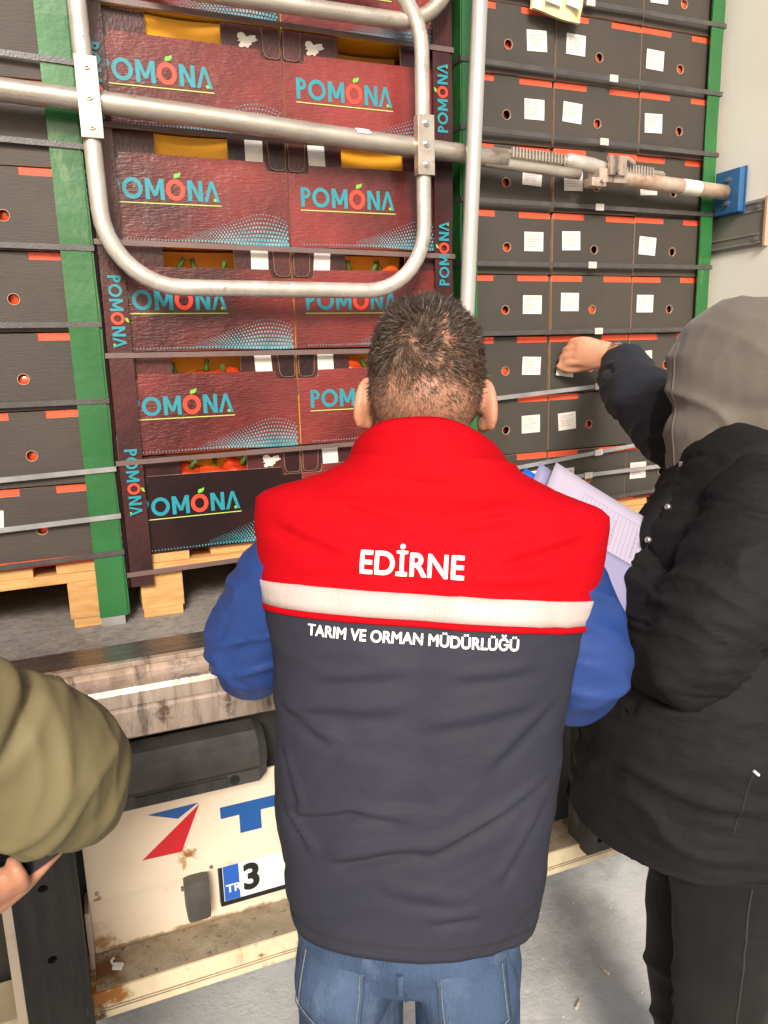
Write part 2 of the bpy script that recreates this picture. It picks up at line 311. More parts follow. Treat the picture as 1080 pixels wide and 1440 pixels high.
# rubber roller bumper under the sill
rb = MB()
ring = [(-.300, .935), (-.345, .930), (-.368, .912), (-.375, .885), (-.372, .862), (-.360, .850), (-.360, .822), (-.300, .815)]
nr = len(ring); xs = [-.60, -.585, .266, .285]; sc = [.86, 1, 1, .80]
V = []
for x, s_ in zip(xs, sc):
    for y, z in ring: V.append((x, -.30+(y+.30)*s_, .875+(z-.875)*s_))
F = [(j*nr+i, j*nr+(i+1) % nr, (j+1)*nr+(i+1) % nr, (j+1)*nr+i) for j in range(len(xs)-1) for i in range(nr)]+[tuple(reversed(range(nr))), tuple((len(xs)-1)*nr+i for i in range(nr))]
rb.add(V, F); roll = autosmooth(rb.obj('rubber_bumper', 'rubber2', T), 28)
MB().tube([(.215, -.3605, .836), (.215, -.352, .836)], .011, 16).obj('bolt_hole', 'black', roll)
MB().box(.02, .20, -.364, -.3605, .826, .847).obj('bumper_plate', 'rubber', roll)
MB().box(-.70, 1.70, -.25, -.10, .30, .954).obj('rear_crossmember', 'darksteel', T)
# white name panel with logo
pan = MB().box(-.087, .95, -.303, -.297, .603, .812, bev=.001).obj('name_panel', 'cream', T)
def flat_poly(name, pts, y, mk, parent, th=.0012):
    return MB().plate(pts, [], y-th, y).obj(name, mk, parent)
flat_poly('logo_blue', [(.043, .768), (.144, .7695), (.101, .744)], -.3031, 'blue', pan)
flat_poly('logo_red', [(.146, .7655), (.103, .666), (.024, .669)], -.3031, 'red', pan)
LT = 'TIRSAN'; lx = .188
tv, tf = text_geo(LT, .1); hgt = tv[:, 1].max(); k = .073/hgt
# first letter wide, hand drawn; the rest continue behind the man
flat_poly('logo_letter', [(.188, .7455), (.188, .719), (.2275, .719), (.2275, .6745), (.2745, .6745), (.2745, .719), (.314, .719), (.314, .7455)], -.3031, 'blue', pan)
xo = .325
for ch in LT[1:]:
    v, f = text_geo(ch, .1); v = v*k*1.05; q = [(xo+p[0]*1.35, -.3043, .6745+p[1]) for p in v]
    MB().add(q, f).obj('logo_letter', 'blue', pan); xo += v[:, 0].max()*1.35+.012
for x, z in ((-.07, .80), (-.07, .62), (.33, .805), (.02, .806), (.16, .612), (.33, .612)):
    MB().tube([(x, -.303, z), (x, -.3052, z)], .0045, 10).obj('rivet', 'alu', pan)
low = MB().box(-.087, 1.02, -.274, -.262, .452, .605).obj('lower_panel', 'cream', T)
# number plate
npl = MB().box(.176, .70, -.292, -.2745, .498, .611, bev=.002).obj('number_plate', 'black', T)
MB().box(.184, .692, -.2945, -.2925, .512, .604).obj('plate_face', 'platewhite', npl)
MB().box(.185, .219, -.2955, -.2946, .513, .603).obj('plate_band', 'platblue', npl)
v, f = text_geo('TR', .026, .0006); MB().add([(.189+p[0]*1.05, -.2960, .532+p[1]*1.05) for p in v], f).obj('plate_letters', 'platewhite', npl)
v, f = text_geo('3', .1, .004); v = v*(.067/v[:, 1].max()); MB().add([(.228+p[0]*.95, -.2950, .524+p[1]) for p in v], f).obj('plate_digit', 'black', npl)
# plate lamp
lm = MB()
lm.box(.101, .151, -.335, -.2745, .512, .606, bev=.012); lamp = autosmooth(lm.obj('plate_lamp', 'plastic', T))
MB().tube([(.099, -.31, .583), (.094, -.31, .583)], .005, 8).obj('lamp_screw', 'plastic', lamp)
# underrun beam
bmo = MB().box(-.70, 1.70, -.385, -.276, .397, .459, bev=.004).obj('underrun_beam', 'beam', T)
MB().box(-.088, 1.69, -.380, -.279, .4591, .4605).obj('beam_dirt', 'beamtop', bmo)
for z in (.414, .420): MB().box(-.69, 1.69, -.3865, -.3852, z, z+.002).obj('beam_groove', 'beamtop', bmo)
# buffer posts
def buffer(x0, x1, yf, yb, z0, z1, holes, flange):
    p = MB(); p.plate([(x0, z0), (x1, z0), (x1, z1), (x0, z1)], [circle(a, c, .009, 14, .008) for a, c in holes], yf, yf+.03)
    o = p.obj('dock_buffer', 'rubber', T)
    MB().box(x0+.002, x1-.002, yf+.0302, yb, z0, z1).obj('buffer_core', 'rubber', o)
    for a, c in holes: MB().tube([(a, yf+.0298, c), (a, yf+.018, c)], .006, 6).obj('bolt', 'rust', o)
    if flange: MB().box(*flange).obj('flange', 'cream', o)
    return o
buffer(-.207, -.096, -.42, -.34, .24, .94, [(-.153, .742), (-.153, .591), (-.153, .44)], (-.224, -.2075, -.418, -.27, .24, .94))
buffer(1.052, 1.122, -.42, -.335, .452, .90, [(1.09, .485), (1.09, .80)], (1.1222, 1.13, -.412, -.30, .46, .90))
MB().box(-.0958, -.0875, -.33, -.262, .470, .600).obj('panel_bracket', 'alu', T)
# kick rail on the right wall
kr = MB()
prf = [(1.7598, 1.942), (1.752, 1.942), (1.748, 1.950), (1.752, 1.954), (1.752, 1.970), (1.749, 1.973), (1.752, 1.977), (1.752, 2.030), (1.749, 2.034), (1.752, 2.038), (1.752, 2.052), (1.748, 2.056), (1.752, 2.064), (1.7598, 2.064)]
n = len(prf); kr.add([(x, y, z) for y in (-.178, 1.2) for x, z in prf], [(i, (i+1) % n, (i+1) % n+n, i+n) for i in range(n)]+[tuple(range(n)), tuple(range(2*n-1, n-1, -1))])
rail = kr.obj('lashing_rail', 'rail', T)
for z in (1.962, 2.045): autosmooth(MB().tube([(1.7525, -.150, z), (1.747, -.150, z)], .006, 12).obj('screw', 'steel', rail))
MB().box(1.746, 1.7597, -.186, -.1782, 1.940, 2.066).obj('end_cap', 'edge', rail)

# ------------------------------------------------------------------ pallets
def jit(a): return random.uniform(-a, a)
def pallet(x0, x1, label):
    t = thing('wooden_pallet', label, 'pallet', (x0, 0, FZ), 'wooden pallets on the trailer floor'); W = x1-x0
    for i in range(5):
        a = i*(W-.12)/4; MB().box(a+jit(.003), a+.118+jit(.002), .012+jit(.008), 1.2, .1315, .153, bev=.0015).obj('deck_board', 'wood', t)
    for y in (.0, .52, 1.055): MB().box(0+jit(.004), W+jit(.004), y+jit(.004), y+.145, .109, .1310, bev=.0015).obj('cross_board', 'wood', t)
    for y in (.003, .53, 1.06):
        for a in (0, W/2-.05, W-.10): MB().box(a+jit(.003), a+.098, y+jit(.003), y+.14, .0225, .1087, bev=.002).obj('block', 'wood', t)
    for a in (.0, W/2-.05, W-.10): MB().box(a+.004, a+.094, .006, 1.2, .0005, .0222, bev=.001).obj('runner', 'wood', t)
    return t
pallet(-.745, .032, 'pine pallet under the left stack of grey-brown cartons')
pallet(.085, .885, 'pine pallet under the printed pepper boxes in the middle')
pallet(.93, 1.735, 'pine pallet under the right stack of olive-grey cartons')
PZ = FZ+.1545

# ------------------------------------------------------------------ grey cartons
ORD = ['bottom', 'second', 'third', 'fourth', 'fifth', 'sixth', 'seventh', 'eighth', 'top visible']
def carton_parts(w, h, key):
    g = .036                                            # half the centre tab
    outer = [(0, 0), (w, 0), (w, h-.017), (w/2+g, h-.017), (w/2+g, h-.002), (w/2-g, h-.002), (w/2-g, h-.017), (0, h-.017)]
    fp = MB(); fp.plate(outer, [circle(w/2, .066, .0108, 16)], 0, .004, 0, 1)
    d = .40; bd = MB()
    bd.box(0, .004, .0045, d, 0, h-.004); bd.box(w-.004, w, .0045, d, 0, h-.004); bd.box(.0042, w-.0042, .0045, d, 0, .004); bd.box(.0042, w-.0042, d-.004, d, .0042, h-.004)
    bd.box(.0042, w-.0042, .012, d-.0042, h-.006, h-.002)
    fl = MB(); fl.box(.001, w/2-g+.004, .0042, .009, h-.05, h-.0015); fl2 = MB(); fl2.box(w/2+g-.004, w-.001, .0042, .009, h-.05, h-.0015)
    lab = MB(); lab.box(-.029, .029, -.0016, -.0006, -.024, .024)
    pr = MB()
    for i, z in enumerate((.016, .011, .005, 0, -.006, -.012)):
        pr.box(-.022, .022-(.012 if i % 3 == 1 else .002*i), -.0019, -.0017, z-.0013, z+.0013)
    rim = MB(); A = circle(w/2, .066, .0120, 16); B = circle(w/2, .066, .0110, 16); rim.plate(A, [B], -.0009, -.0001)
    return dict(front_panel=fp.data('front_panel', [key, 'edge']), carton_body=bd.data('carton_body', 'cartonedge'), flap=[fl.data('flap', 'orange'), fl2.data('flap', 'orange')],
                label_sticker=lab.data('label_sticker', 'paper'), label_print=pr.data('label_print', 'print_'), hole_rim=rim.data('hole_rim', 'edge'))
def tomato_mesh():
    bm = bmesh.new(); bmesh.ops.create_uvsphere(bm, u_segments=16, v_segments=10, radius=.034)
    for v in bm.verts: v.co.z *= .86; v.co *= 1+.04*math.cos(5*math.atan2(v.co.y, v.co.x))
    mb = MB(); mb.bm(bm); return mb.data('tomato', 'tomato', True)
TOM = tomato_mesh()
def make_carton(P, name, label, loc, w, stick, group):
    t = thing(name, label, 'carton', loc, group, R(jit(.9))); t.rotation_euler.y = R(jit(.25))
    link('carton_body', P['carton_body'], t); fp = link('front_panel', P['front_panel'], t); link('hole_rim', P['hole_rim'], fp)
    for f in P['flap']: link('flap', f, t)
    if stick is not None:
        s_ = link('label_sticker', P['label_sticker'], fp); s_.location = (stick[0], 0, stick[1]); s_.rotation_euler.y = R(jit(4)+stick[2])
        link('label_print', P['label_print'], s_) 
    return t
hw, hh = .266, .1565
PR = carton_parts(hw, hh, 'carton'); HR = [('left', .9305, .212), ('middle', 1.2035, .057), ('right', 1.472, .047)]
for r_ in range(9):
    for c, (cn, x0, lx) in enumerate(HR):
        z0 = PZ+.0065+.158*r_
        yy = jit(.004)+(.004 if c == 0 else .002)
        st = (lx+jit(.004), .082+jit(.005), 0)
        if r_ == 2 and c == 1: st = None              # this label is being peeled off
        if r_ == 8: st = (lx, .08, 0)
        make_carton(PR, 'fruit_carton', f'olive-grey carton, {ORD[r_]} row of the right stack, {cn} column', (x0+jit(.0015), yy, z0), hw, st, 'cartons of the right stack')
        tm = link('tomato', TOM); tm.location = (x0+hw/2+jit(.006), yy+.046+jit(.008), z0+.066+jit(.006)); tm.rotation_euler = (R(jit(60)), R(jit(60)), 0)
        tag(tm, f'red fruit behind the hole of the {cn} carton, {ORD[r_]} row, right stack', 'fruit', 'fruit seen through carton holes')
PL = carton_parts(.268, .1615, 'cartonL')
ORDL = ['bottom', 'second', 'third', 'fourth', 'fifth', 'sixth', 'top visible']
for r_ in range(7):
    z0 = PZ+.0175+.163*r_; yy = jit(.003)
    st = (.012+.02, .095, 3) if r_ == 0 else None
    make_carton(PL, 'fruit_carton', f'brown-grey carton beside the left green corner board, {ORDL[r_]} row', (-.242+jit(.0015), yy, z0), .268, st, 'cartons of the left stack')
    make_carton(PL, 'fruit_carton', f'brown-grey carton at the left picture edge, {ORDL[r_]} row, mostly out of view', (-.513+jit(.0015), yy, z0), .268, st, 'cartons of the left stack')
    tm = link('tomato', TOM); tm.location = (-.108+jit(.006), yy+.043+jit(.006), z0+.066+jit(.006)); tm.rotation_euler = (R(jit(60)), R(jit(60)), 0)
    tag(tm, f'red fruit behind the hole of the left stack carton, {ORDL[r_]} row', 'fruit', 'fruit seen through carton holes')
# red tray edge under the lowest left and right rows
for x0, x1, lab in ((-.745, .03, 'thin red-orange card tray under the left stack of cartons'), (.932, 1.735, 'thin red-orange card tray under the right stack of cartons')):
    zt = PZ; tr = thing('card_tray', lab, 'tray', (x0, 0, zt))
    W = x1-x0; hgt_ = .0165 if x0 < 0 else .0055
    MB().box(0, W, .001, .8, .0005, hgt_).obj('tray_base', 'orange', tr)
    for a in np.arange(W-.215 if x0 < 0 else .03, W-.02, .27): MB().box(a, a+.075, -.0006, .0008, hgt_*.35, hgt_*.9).obj('slot', 'black', tr)

# ------------------------------------------------------------------ printed pepper boxes
def ring2(cx, cz, rx, rz, t, n=28, a0=0, a1=2*math.pi):
    full = abs(a1-a0-2*math.pi) < 1e-6; k = n if full else n+1; V = []; F = []
    for i in range(k):
        a = a0+(a1-a0)*i/n; c_, s_ = math.cos(a), math.sin(a); V += [(cx+rx*c_, cz+rz*s_), (cx+(rx-t)*c_, cz+(rz-t)*s_)]
    for i in range(n if full else n): j = (i+1) % k; F.append((2*i, 2*j, 2*j+1, 2*i+1))
    return V, F
def logo_mesh(line=True):
    mb = MB(); h = .043; t = .0088; yy = [-.0008]
    def put(v2, f, mi): yy[0] -= .00004; mb.add([(a, yy[0], c) for a, c in v2], f, mi)
    def stroke(a, b, mi=0, w=t): # slanted stroke with horizontal ends
        put([(a[0]-w/2, a[1]), (a[0]+w/2, a[1]), (b[0]+w/2, b[1]), (b[0]-w/2, b[1])], [(0, 1, 2, 3)], mi)
    stroke((.0044, 0), (.0044, h)); v, f = ring2(.009, h-.0125, .0145, .0125, t*.85, 16, -math.pi/2, math.pi/2); put(v, f, 0)
    v, f = ring2(.049, h/2, .0212, .0218, t*.95); put(v, f, 0)
    x = .080; stroke((x, 0), (x, h)); stroke((x+.001, h), (x+.0155, .008), 0, t*.9); stroke((x+.0155, .008), (x+.030, h), 0, t*.9); stroke((x+.031, 0), (x+.031, h))
    v, f = ring2(.1395, h/2, .0205, .0218, t*1.05); put(v, f, 1)
    x = .170; stroke((x, 0), (x, h)); stroke((x+.001, h), (x+.023, 0), 0, t*.95); stroke((x+.024, 0), (x+.024, h))
    x = .205; stroke((x, 0), (x+.0135, h), 0, t*.85); stroke((x+.027, 0), (x+.0135, h), 0, t*.85)
    v = circle(x+.0195, .0038, .0036, 10); put(v, [tuple(range(10))], 2)
    lf = [(.1385, h+.0015), (.137, h+.007), (.140, h+.0115), (.146, h+.0125), (.1525, h+.0150), (.152, h+.009), (.148, h+.0045), (.1425, h+.0030)]; put(lf, [tuple(range(8))], 2)
    if line: put([(-.002, -.0085), (.238, -.0085), (.238, -.0062), (-.002, -.0062)], [(0, 1, 2, 3)], 3)
    return mb.data('logo', ['cyan', 'inkred', 'leaf', 'lime'])
LOGO = logo_mesh(); LOGO2 = logo_mesh(False)
def halftone_mesh(w):
    mb = MB(); k = 0
    for j in range(8):
        for i in range(60):
            x = .03+i*.0072+(.0036 if j % 2 else 0)
            if x > w-.006: break
            u = max(0.0, (x-.12)/(w-.14)); amp = u**1.25*(1-.38*max(0, (u-.72)/.28)**1.5)
            z = .0065+j*.0104*amp*1.22+.004*math.sin(x*14)*u
            if j > 0 and x < .135: continue
            r = (.0034*(1-j/10.5))*(.45+.75*min(1, u*1.3))
            if j > 0: r = min(r, .0104*1.22*amp*(.46 if amp > .3 else .40))
            if r < .0005: continue
            k += 1; mb.add([(x+r*math.cos(a)*.85, -.0008-.00002*(k % 3), z+r*math.sin(a)*1.15) for a in np.linspace(0, 6.2832, 7)[:-1]], [tuple(range(6))], 0)
    return mb.data('halftone_print', 'halftone')
M['halftone'] = mat('halftone_ink', (.02, .25, .30), .4, col2=(.16, .34, .37), scale=24)
bw, bh = .397, .2285
HT = halftone_mesh(bw)
def pomona_parts(mir, deep):
    def X(v): return bw-v if mir else v
    def poly(p): q = [(X(a), c) for a, c in p]; return q[::-1] if mir else q
    fp = MB(); fp.plate(poly([(0, 0), (bw, 0), (bw, .160), (.352, .160), (.3495, .1625), (.347, .168), (.347, .1785), (.033, .181), (.033, .170), (.028, .167), (0, .167)]), [], 0, .005, 0, 1)
    up = MB(); up2 = MB(); a0, a1 = .110, .266
    up2.plate(poly([(0, .12), (a0, .12), (a0, bh-.003), (0, bh-.003)]), [], .0062, .0105, 0, 1)
    up.plate(poly([(a1, .12), (bw, .12), (bw, bh-.003), (a1, bh-.003)]), [], .0062, .0105, 0, 1)
    tb = MB(); tab_ = [(.354, bh-.006), (.357, .176), (.361, .167), (.367, .164), (.388, .164), (.392, .167), (.394, .172), (.394, bh-.006)]
    tb.plate(poly(tab_), [], .0018, .0058, 0, 1)
    ol = MB(); pts = [(X(a), .0013, c) for a, c in tab_[0:]]; ol.tube(pts, .0006, 5)
    bd = MB(); d = .58
    bd.box(0, .004, .0108, d, 0, bh-.003); bd.box(bw-.004, bw, .0108, d, 0, bh-.003); bd.box(.0042, bw-.0042, .0108, d, 0, .004); bd.box(.0042, bw-.0042, d-.004, d, .0042, bh-.003)
    ln = MB(); b0, b1 = (X(a1+.02), X(a0-.02)) if mir else (a0-.02, a1+.02)
    seg = 10; V = []
    for i in range(seg+1):
        x = b0+(b1-b0)*i/seg; c_ = math.sin(math.pi*i/seg)
        dp = .075 if deep else 0
        for y, z in ((.030+.004*c_+dp, .135), (.026+.007*c_+dp, .165), (.020+.010*c_+dp, .200), (.013+.012*c_+dp, bh-.0035)): V.append((x, y, z))
    ln.add(V, [(i*4+k, (i+1)*4+k, (i+1)*4+k+1, i*4+k+1) for i in range(seg) for k in range(3)])
    return dict(front_panel=fp.data('front_panel', ['maroon', 'edge']), shaded_panel=fp.data('front_panel', ['blackcard', 'edge']), upper_panel=up.data('upper_panel', ['redsheen_dark', 'edge']), upper_panel2=up2.data('upper_panel', ['redsheen_dark', 'edge']), corner_tab=tb.data('corner_tab', ['redsheen_dark', 'edge']),
                tab_edge=ol.data('tab_edge', 'tabedge'), box_body=bd.data('box_body', 'yellow'), inner_liner=ln.data('inner_liner', 'yellow', True))
PP = [[pomona_parts(False, d_), pomona_parts(True, d_)] for d_ in (False, True)]
stk = MB(); stk.box(-.020, .020, .0044, .0052, -.027, .027); STK = stk.data('label_sticker', 'paper')
def splat():
    mb = MB(); pts = []
    for i in range(22):
        a = 2*math.pi*i/22; r = .016*(1+.55*math.sin(3*a+1)*.5+random.uniform(-.25, .3)); pts.append((r*math.cos(a)*1.25, r*math.sin(a)*.8))
    mb.plate(pts, [], .0048, .0054); return mb.data('torn_sticker', 'paper')
SPL = splat()
def pepper_mesh():
    bm = bmesh.new(); bmesh.ops.create_uvsphere(bm, u_segments=24, v_segments=14, radius=1)
    for v in bm.verts:
        a = math.atan2(v.co.y, v.co.x); lob = 1+.12*abs(math.cos(1.5*a))**.6-.05; zz = v.co.z
        v.co.x *= .037*lob*(1+.12*zz); v.co.y *= .037*lob*(1+.12*zz); v.co.z = .043*zz-.010*max(0, zz-.6)/.4*(1.5)
    mb = MB(); mb.bm(bm); mb.tube([(0, 0, .030), (.001, .002, .044), (.004, .004, .056)], [.008, .005, .006], 8, mi=1); return mb.data('pepper', ['tomato', 'stalk'], True)
PEP = pepper_mesh()
ORC = ['bottom', 'second', 'third', 'fourth', 'fifth', 'top visible']
BASE_C = PZ+.0005
for r_ in range(6):
    for c in (0, 1):
        x0 = .0905 if c == 0 else .4905; z0 = BASE_C+.2300*r_; cn = 'left' if c == 0 else 'right'; P = PP[1 if r_ in (0, 1, 2) or (r_ == 4 and c == 1) else 0][c]
        t = thing('pepper_box', f'glossy {"shade-painted black" if (r_, c) == (0, 0) else "maroon"} printed pepper box, {cn} column, {ORC[r_]} row of the middle stack', 'box', (x0+jit(.001), jit(.003), z0), 'printed boxes of the middle stack', R(jit(.4)))
        link('box_body', P['box_body'], t); link('inner_liner', P['inner_liner'], t); link('upper_panel', P['upper_panel2'], t); up = link('upper_panel', P['upper_panel'], t)
        ct = link('corner_tab', P['corner_tab'], t); link('tab_edge', P['tab_edge'], ct)
        fp = link('front_panel', P['front_panel'] if (r_, c) != (0, 0) else P['shaded_panel'], t)  # bottom-left box is painted as shaded: black copy without the red sheen
        lg = link('logo', LOGO, fp); lg.location = (.0085 if c == 0 else .0275, 0, .088+jit(.001)); lg.scale = (.985, 1, 1)
        link('halftone_print', HT, fp)
        s_ = link('label_sticker' if r_ not in (0, 4) or (r_ == 0 and c == 1) else 'torn_sticker', STK if r_ not in (0, 4) or (r_ == 0 and c == 1) else SPL, up)
        s_.location = ((.322 if c == 0 else .073)+jit(.004), .0005, .197); s_.rotation_euler.y = R(jit(5))
        npep = {0: 3, 1: 3, 2: 3, 3: 0, 4: 0, 5: 0}[r_]
        if r_ == 4 and c == 1: npep = 1
        for i in range(npep):
            o = link('red_pepper', PEP); xx = (x0+.135+.055*i) if c == 0 else (x0+.158+.055*i)
            o.location = (xx+jit(.006), .070+jit(.004), z0+.146+jit(.008)+(.010 if r_ < 3 else -.012)); o.rotation_euler = (R(15+jit(25)), R(jit(35)), R(jit(90)))
            wh = ['left', 'middle', 'right'][i] if npep == 3 else (['left', 'right'][i] if npep == 2 else 'only')
            tag(o, f'{wh} red pepper in the opening of the {cn} column box, {ORC[r_]} row', 'pepper', 'red peppers in the boxes')

# ------------------------------------------------------------------ corner boards
def corner_board(name, label, xc, z0, z1, front_w, side, mk, obl=False, back=.05, logos=(), mk2=None):
    """L-section card angle; xc = corner x, front flange goes to -side direction"""
    t = thing(name, label, 'corner board', (xc, 0, z0)); H = z1-z0; th = .004; f = MB(); N = 40
    def strip(mb, p0, p1, nrm):
        V = []
        for i in range(N+1):
            z = H*i/N; wob = .0012*math.sin(z*9+xc*40)+.0008*math.sin(z*31)
            for p in (p0, p1): V += [(p[0]+nrm[0]*(th+wob), p[1]+nrm[1]*(th+wob), z), (p[0], p[1], z)]
        F = []
        for i in range(N):
            a = i*4; b2 = a+4
            F += [(a, a+2, b2+2, b2), (a+1, b2+1, b2+3, a+3), (a, b2, b2+1, a+1), (a+2, a+3, b2+3, b2+2)]
        F += [(0, 1, 3, 2), (N*4, N*4+2, N*4+3, N*4+1)]; mb.add(V, F)
    s0 = -side
    strip(f, (0, -.0085), (s0*front_w, -.0085), (0, -1)); fo = f.obj('front_flange', mk, t)
    g = MB()
    if obl: p0, p1, nn = (side*.0005, -.0085), (side*.034, .030), (side*-.75*-1, -.66)
    else: p0, p1, nn = (side*.0005, -.0085), (side*.0005, back), (side, 0)
    strip(g, p0, p1, nn); so_ = g.obj('side_flange', mk2 or mk, t)
    return t, fo, so_
tL, foL, soL = corner_board('corner_board', 'black printed card corner board at the left edge of the middle stack', .066, FZ+.085, 2.95, .050, -1, 'redsheen_dark', True, mk2='blackcard')
tR, foR, soR = corner_board('corner_board', 'dark printed card corner board at the right edge of the middle stack', .898, FZ+.10, 2.95, .047, 1, 'redsheen_dark', False)
tG, foG, soG = corner_board('corner_board', 'green corner board on the right edge of the left stack', .052, FZ+.022, 2.95, .060, 1, 'greenb')
corner_board('corner_board', 'green corner board behind the upright pole, left edge of right stack', .929, FZ+.02, 2.95, .040, -1, 'greenb')
corner_board('corner_board', 'green corner board on the right stack next to the white wall', 1.731, FZ+.02, 2.95, .042, 1, 'greenb')
MB().box(-.058, -.006, -.0122, .02, -.0215, -.0005).obj('card_foot', 'strapw', tG)
def board_logo(parent, y, x, z, sc, up, tilt=0.0):
    o = link('logo', LOGO2, parent); o.scale = (sc, 1, sc)
    o.rotation_euler = (0, R(-90) if up else R(90), 0); o.location = (x, y, z)
    return o
zb = FZ+.085
for z in (1.860, 1.488, 2.31): board_logo(foL, -.0143, .012, z-zb, .64, False)
zb = FZ+.10
for z in (2.199, 1.845, 1.47): board_logo(foR, -.0143, -.010, z-zb, .64, True)
zb = FZ+.085
oblm = Matrix.Rotation(math.atan2(.0385, -.0335)+math.pi, 4, 'Z')
for z in (1.21, 1.565, 1.925, 2.31):
    o = link('logo', LOGO2, soL); ang = math.atan2(-.0385, .0335)
    # logo x-axis up, reading upwards on the oblique flange
    ex = Vector((0, 0, 1)); ez = Vector((-.656, .754, 0)); ey = ez.cross(ex)
    mm = Matrix((ex*.62, ey, ez*.5)).transposed().to_4x4()
    nv = Vector((-.75, -.66, 0)).normalized()
    if ey.dot(nv) > 0: ez = -ez; ey = ez.cross(ex); mm = Matrix((ex*.62, ey, ez*.5)).transposed().to_4x4()
    c0 = Vector((-.0005-.031*.1, -.0085+.0385*.2, 0))+nv*.0062 if ez.x < 0 else Vector((-.029, .022, 0))+nv*.0062
    mm.translation = c0+Vector((0, 0, z-zb)); o.matrix_local = mm

# ------------------------------------------------------------------ straps
def strap(label, x0, x1, zl, zr, grp, key='strap', clip=None, yf=-.0142, h=.0112, depth=1.2, tw=0.0):
    t = thing('pallet_strap', label, 'strap', (x0, 0, 0), grp); W = x1-x0; mb = MB(); N = 24; V = []
    for i in range(N+1):
        u = i/N; x = W*u; z = zl+(zr-zl)*u-.004*math.sin(math.pi*u)*0; tt = tw*math.sin(math.pi*u)
        for s_ in (-1, 1): V += [(x, yf-tt*s_*.006-.0011, z+s_*h/2), (x, yf-tt*s_*.006, z+s_*h/2)]
    F = []
    for i in range(N):
        a = 4*i; b2 = a+4; F += [(a, b2, b2+2, a+2), (a+1, a+3, b2+3, b2+1), (a, a+1, b2+1, b2), (a+2, b2+2, b2+3, a+3)]
    mb.add(V, F)
    mb.box(-.0012, 0, yf-.001, depth, zl-h/2, zl+h/2); mb.box(W, W+.0012, yf-.001, depth, zr-h/2, zr+h/2); mb.box(0, W, depth, depth+.001, min(zl, zr)-h/2, max(zl, zr)+h/2)
    mb.obj('band', key, t)
    if clip is not None:
        zc = zl+(zr-zl)*(clip-x0)/W; c_ = MB(); c_.box(-.013, .013, -.003, .0005, -.0085, .0085, bev=.001)
        for a in (-.006, .0, .006): c_.box(a-.0012, a+.0012, -.0042, -.0031, -.0085, .0085)
        o = c_.obj('seal', 'seal', t); o.location = (clip-x0, yf-.0018, zc); o.rotation_euler.y = -math.atan2(zr-zl, W)
rs_ = [(2.532, 2.532, 1.29, 'strap'), (2.368, 2.362, 1.368, 'strap'), (2.217, 2.205, 1.344, 'strap'), (2.052, 2.046, 1.336, 'strap'), (1.900, 1.902, 1.318, 'strap'), (1.726, 1.729, 1.345, 'strap'), (1.552, 1.600, 1.352, 'strapw'), (1.352, 1.424, 1.358, 'strapw'), (1.318, 1.336, 1.325, 'strapw'), (1.232, 1.268, None, 'strap')]
nm = ['tenth', 'ninth', 'eighth', 'seventh', 'sixth', 'fifth', 'fourth', 'third', 'second', 'lowest']
for (a, b_, c, k_), q in zip(rs_, nm):
    strap(f'{"shiny pale" if k_ == "strapw" else "flat grey"} strap round the right carton stack, {q} from the bottom', .9245, 1.7375, a, b_, 'straps of the right stack', k_, c)
ls_ = [(2.29, 2.268), (2.13, 2.112), (1.925, 1.914), (1.760, 1.759), (1.597, 1.597), (1.43, 1.447), (1.322, 1.340), (1.243, 1.256)]
nl = ['eighth', 'seventh', 'sixth', 'fifth', 'fourth', 'third', 'second', 'lowest']
for (a, b_), q in zip(ls_, nl):
    s_ = (b_-a)/.22; strap(f'grey strap round the left carton stack, {q} from the bottom', -.748, .057, b_-s_*.26 if abs(s_) < .2 else a, b_, 'straps of the left stack', 'strapw' if q in ('third', 'second') else 'strap', None)
cs_ = [(2.392, 2.382), (2.158, 2.150), (1.928, 1.915), (1.693, 1.688), (1.458, 1.468), (1.200, 1.215)]
nc = ['sixth', 'fifth', 'fourth', 'third', 'second', 'lowest']
M['strapm'] = mat('brown_strap', (.12, .075, .068), .36, col2=(.15, .095, .085), scale=20, bump=.1, bscale=300, spec=.6)
for (a, b_), q in zip(cs_, nc): strap(f'brownish strap round the middle box stack, {q} from the bottom', .060, .904, a, b_, 'straps of the middle stack', 'strapm')

# ------------------------------------------------------------------ cargo bar with hoop
def zb_(x): return 2.188-.05*x
def rrect(x0, x1, z0, z1, r, y, n=9, tilt=0.0):
    P = []
    for cx, cz, a0 in ((x1-r, z0+r, -90), (x1-r, z1-r, 0), (x0+r, z1-r, 90), (x0+r, z0+r, 180)):
        for i in range(n+1): a = R(a0+90*i/n); P.append((cx+r*math.cos(a), y, cz+r*math.sin(a)))
    P2 = []
    for i, p in enumerate(P):
        q = P[(i+1) % len(P)]; d = (Vector(q)-Vector(p)).length; k = max(1, int(d/.05))
        for j in range(k): u = j/k; P2.append(tuple(Vector(p)*(1-u)+Vector(q)*u))
    return P2
def closed_tube(mb, P, r, seg=14, flat=1.0):
    n = len(P); V = []; F = []
    for i in range(n):
        a, b2 = Vector(P[i-1]), Vector(P[(i+1) % n]); t = (b2-a).normalized(); N = Vector((0, 1, 0)); B = t.cross(N)
        for k in range(seg): th = 2*math.pi*k/seg; V.append(Vector(P[i])+N*math.cos(th)*r*flat+B*math.sin(th)*r)
    for i in range(n):
        for k in range(seg): F.append((i*seg+k, i*seg+(k+1) % seg, ((i+1) % n)*seg+(k+1) % seg, ((i+1) % n)*seg+k))
    mb.add(V, F)
cb = thing('cargo_bar', 'worn steel load bar with rounded hoop and blue foot across the boxes', 'load bar')
YB = -.062
t = MB(); t.tube([(x, YB, zb_(x)+.0015*math.sin(x*7)) for x in np.linspace(-.755, 1.02, 20)], .0215, 20); t.obj('bar_tube', 'galv', cb, True)
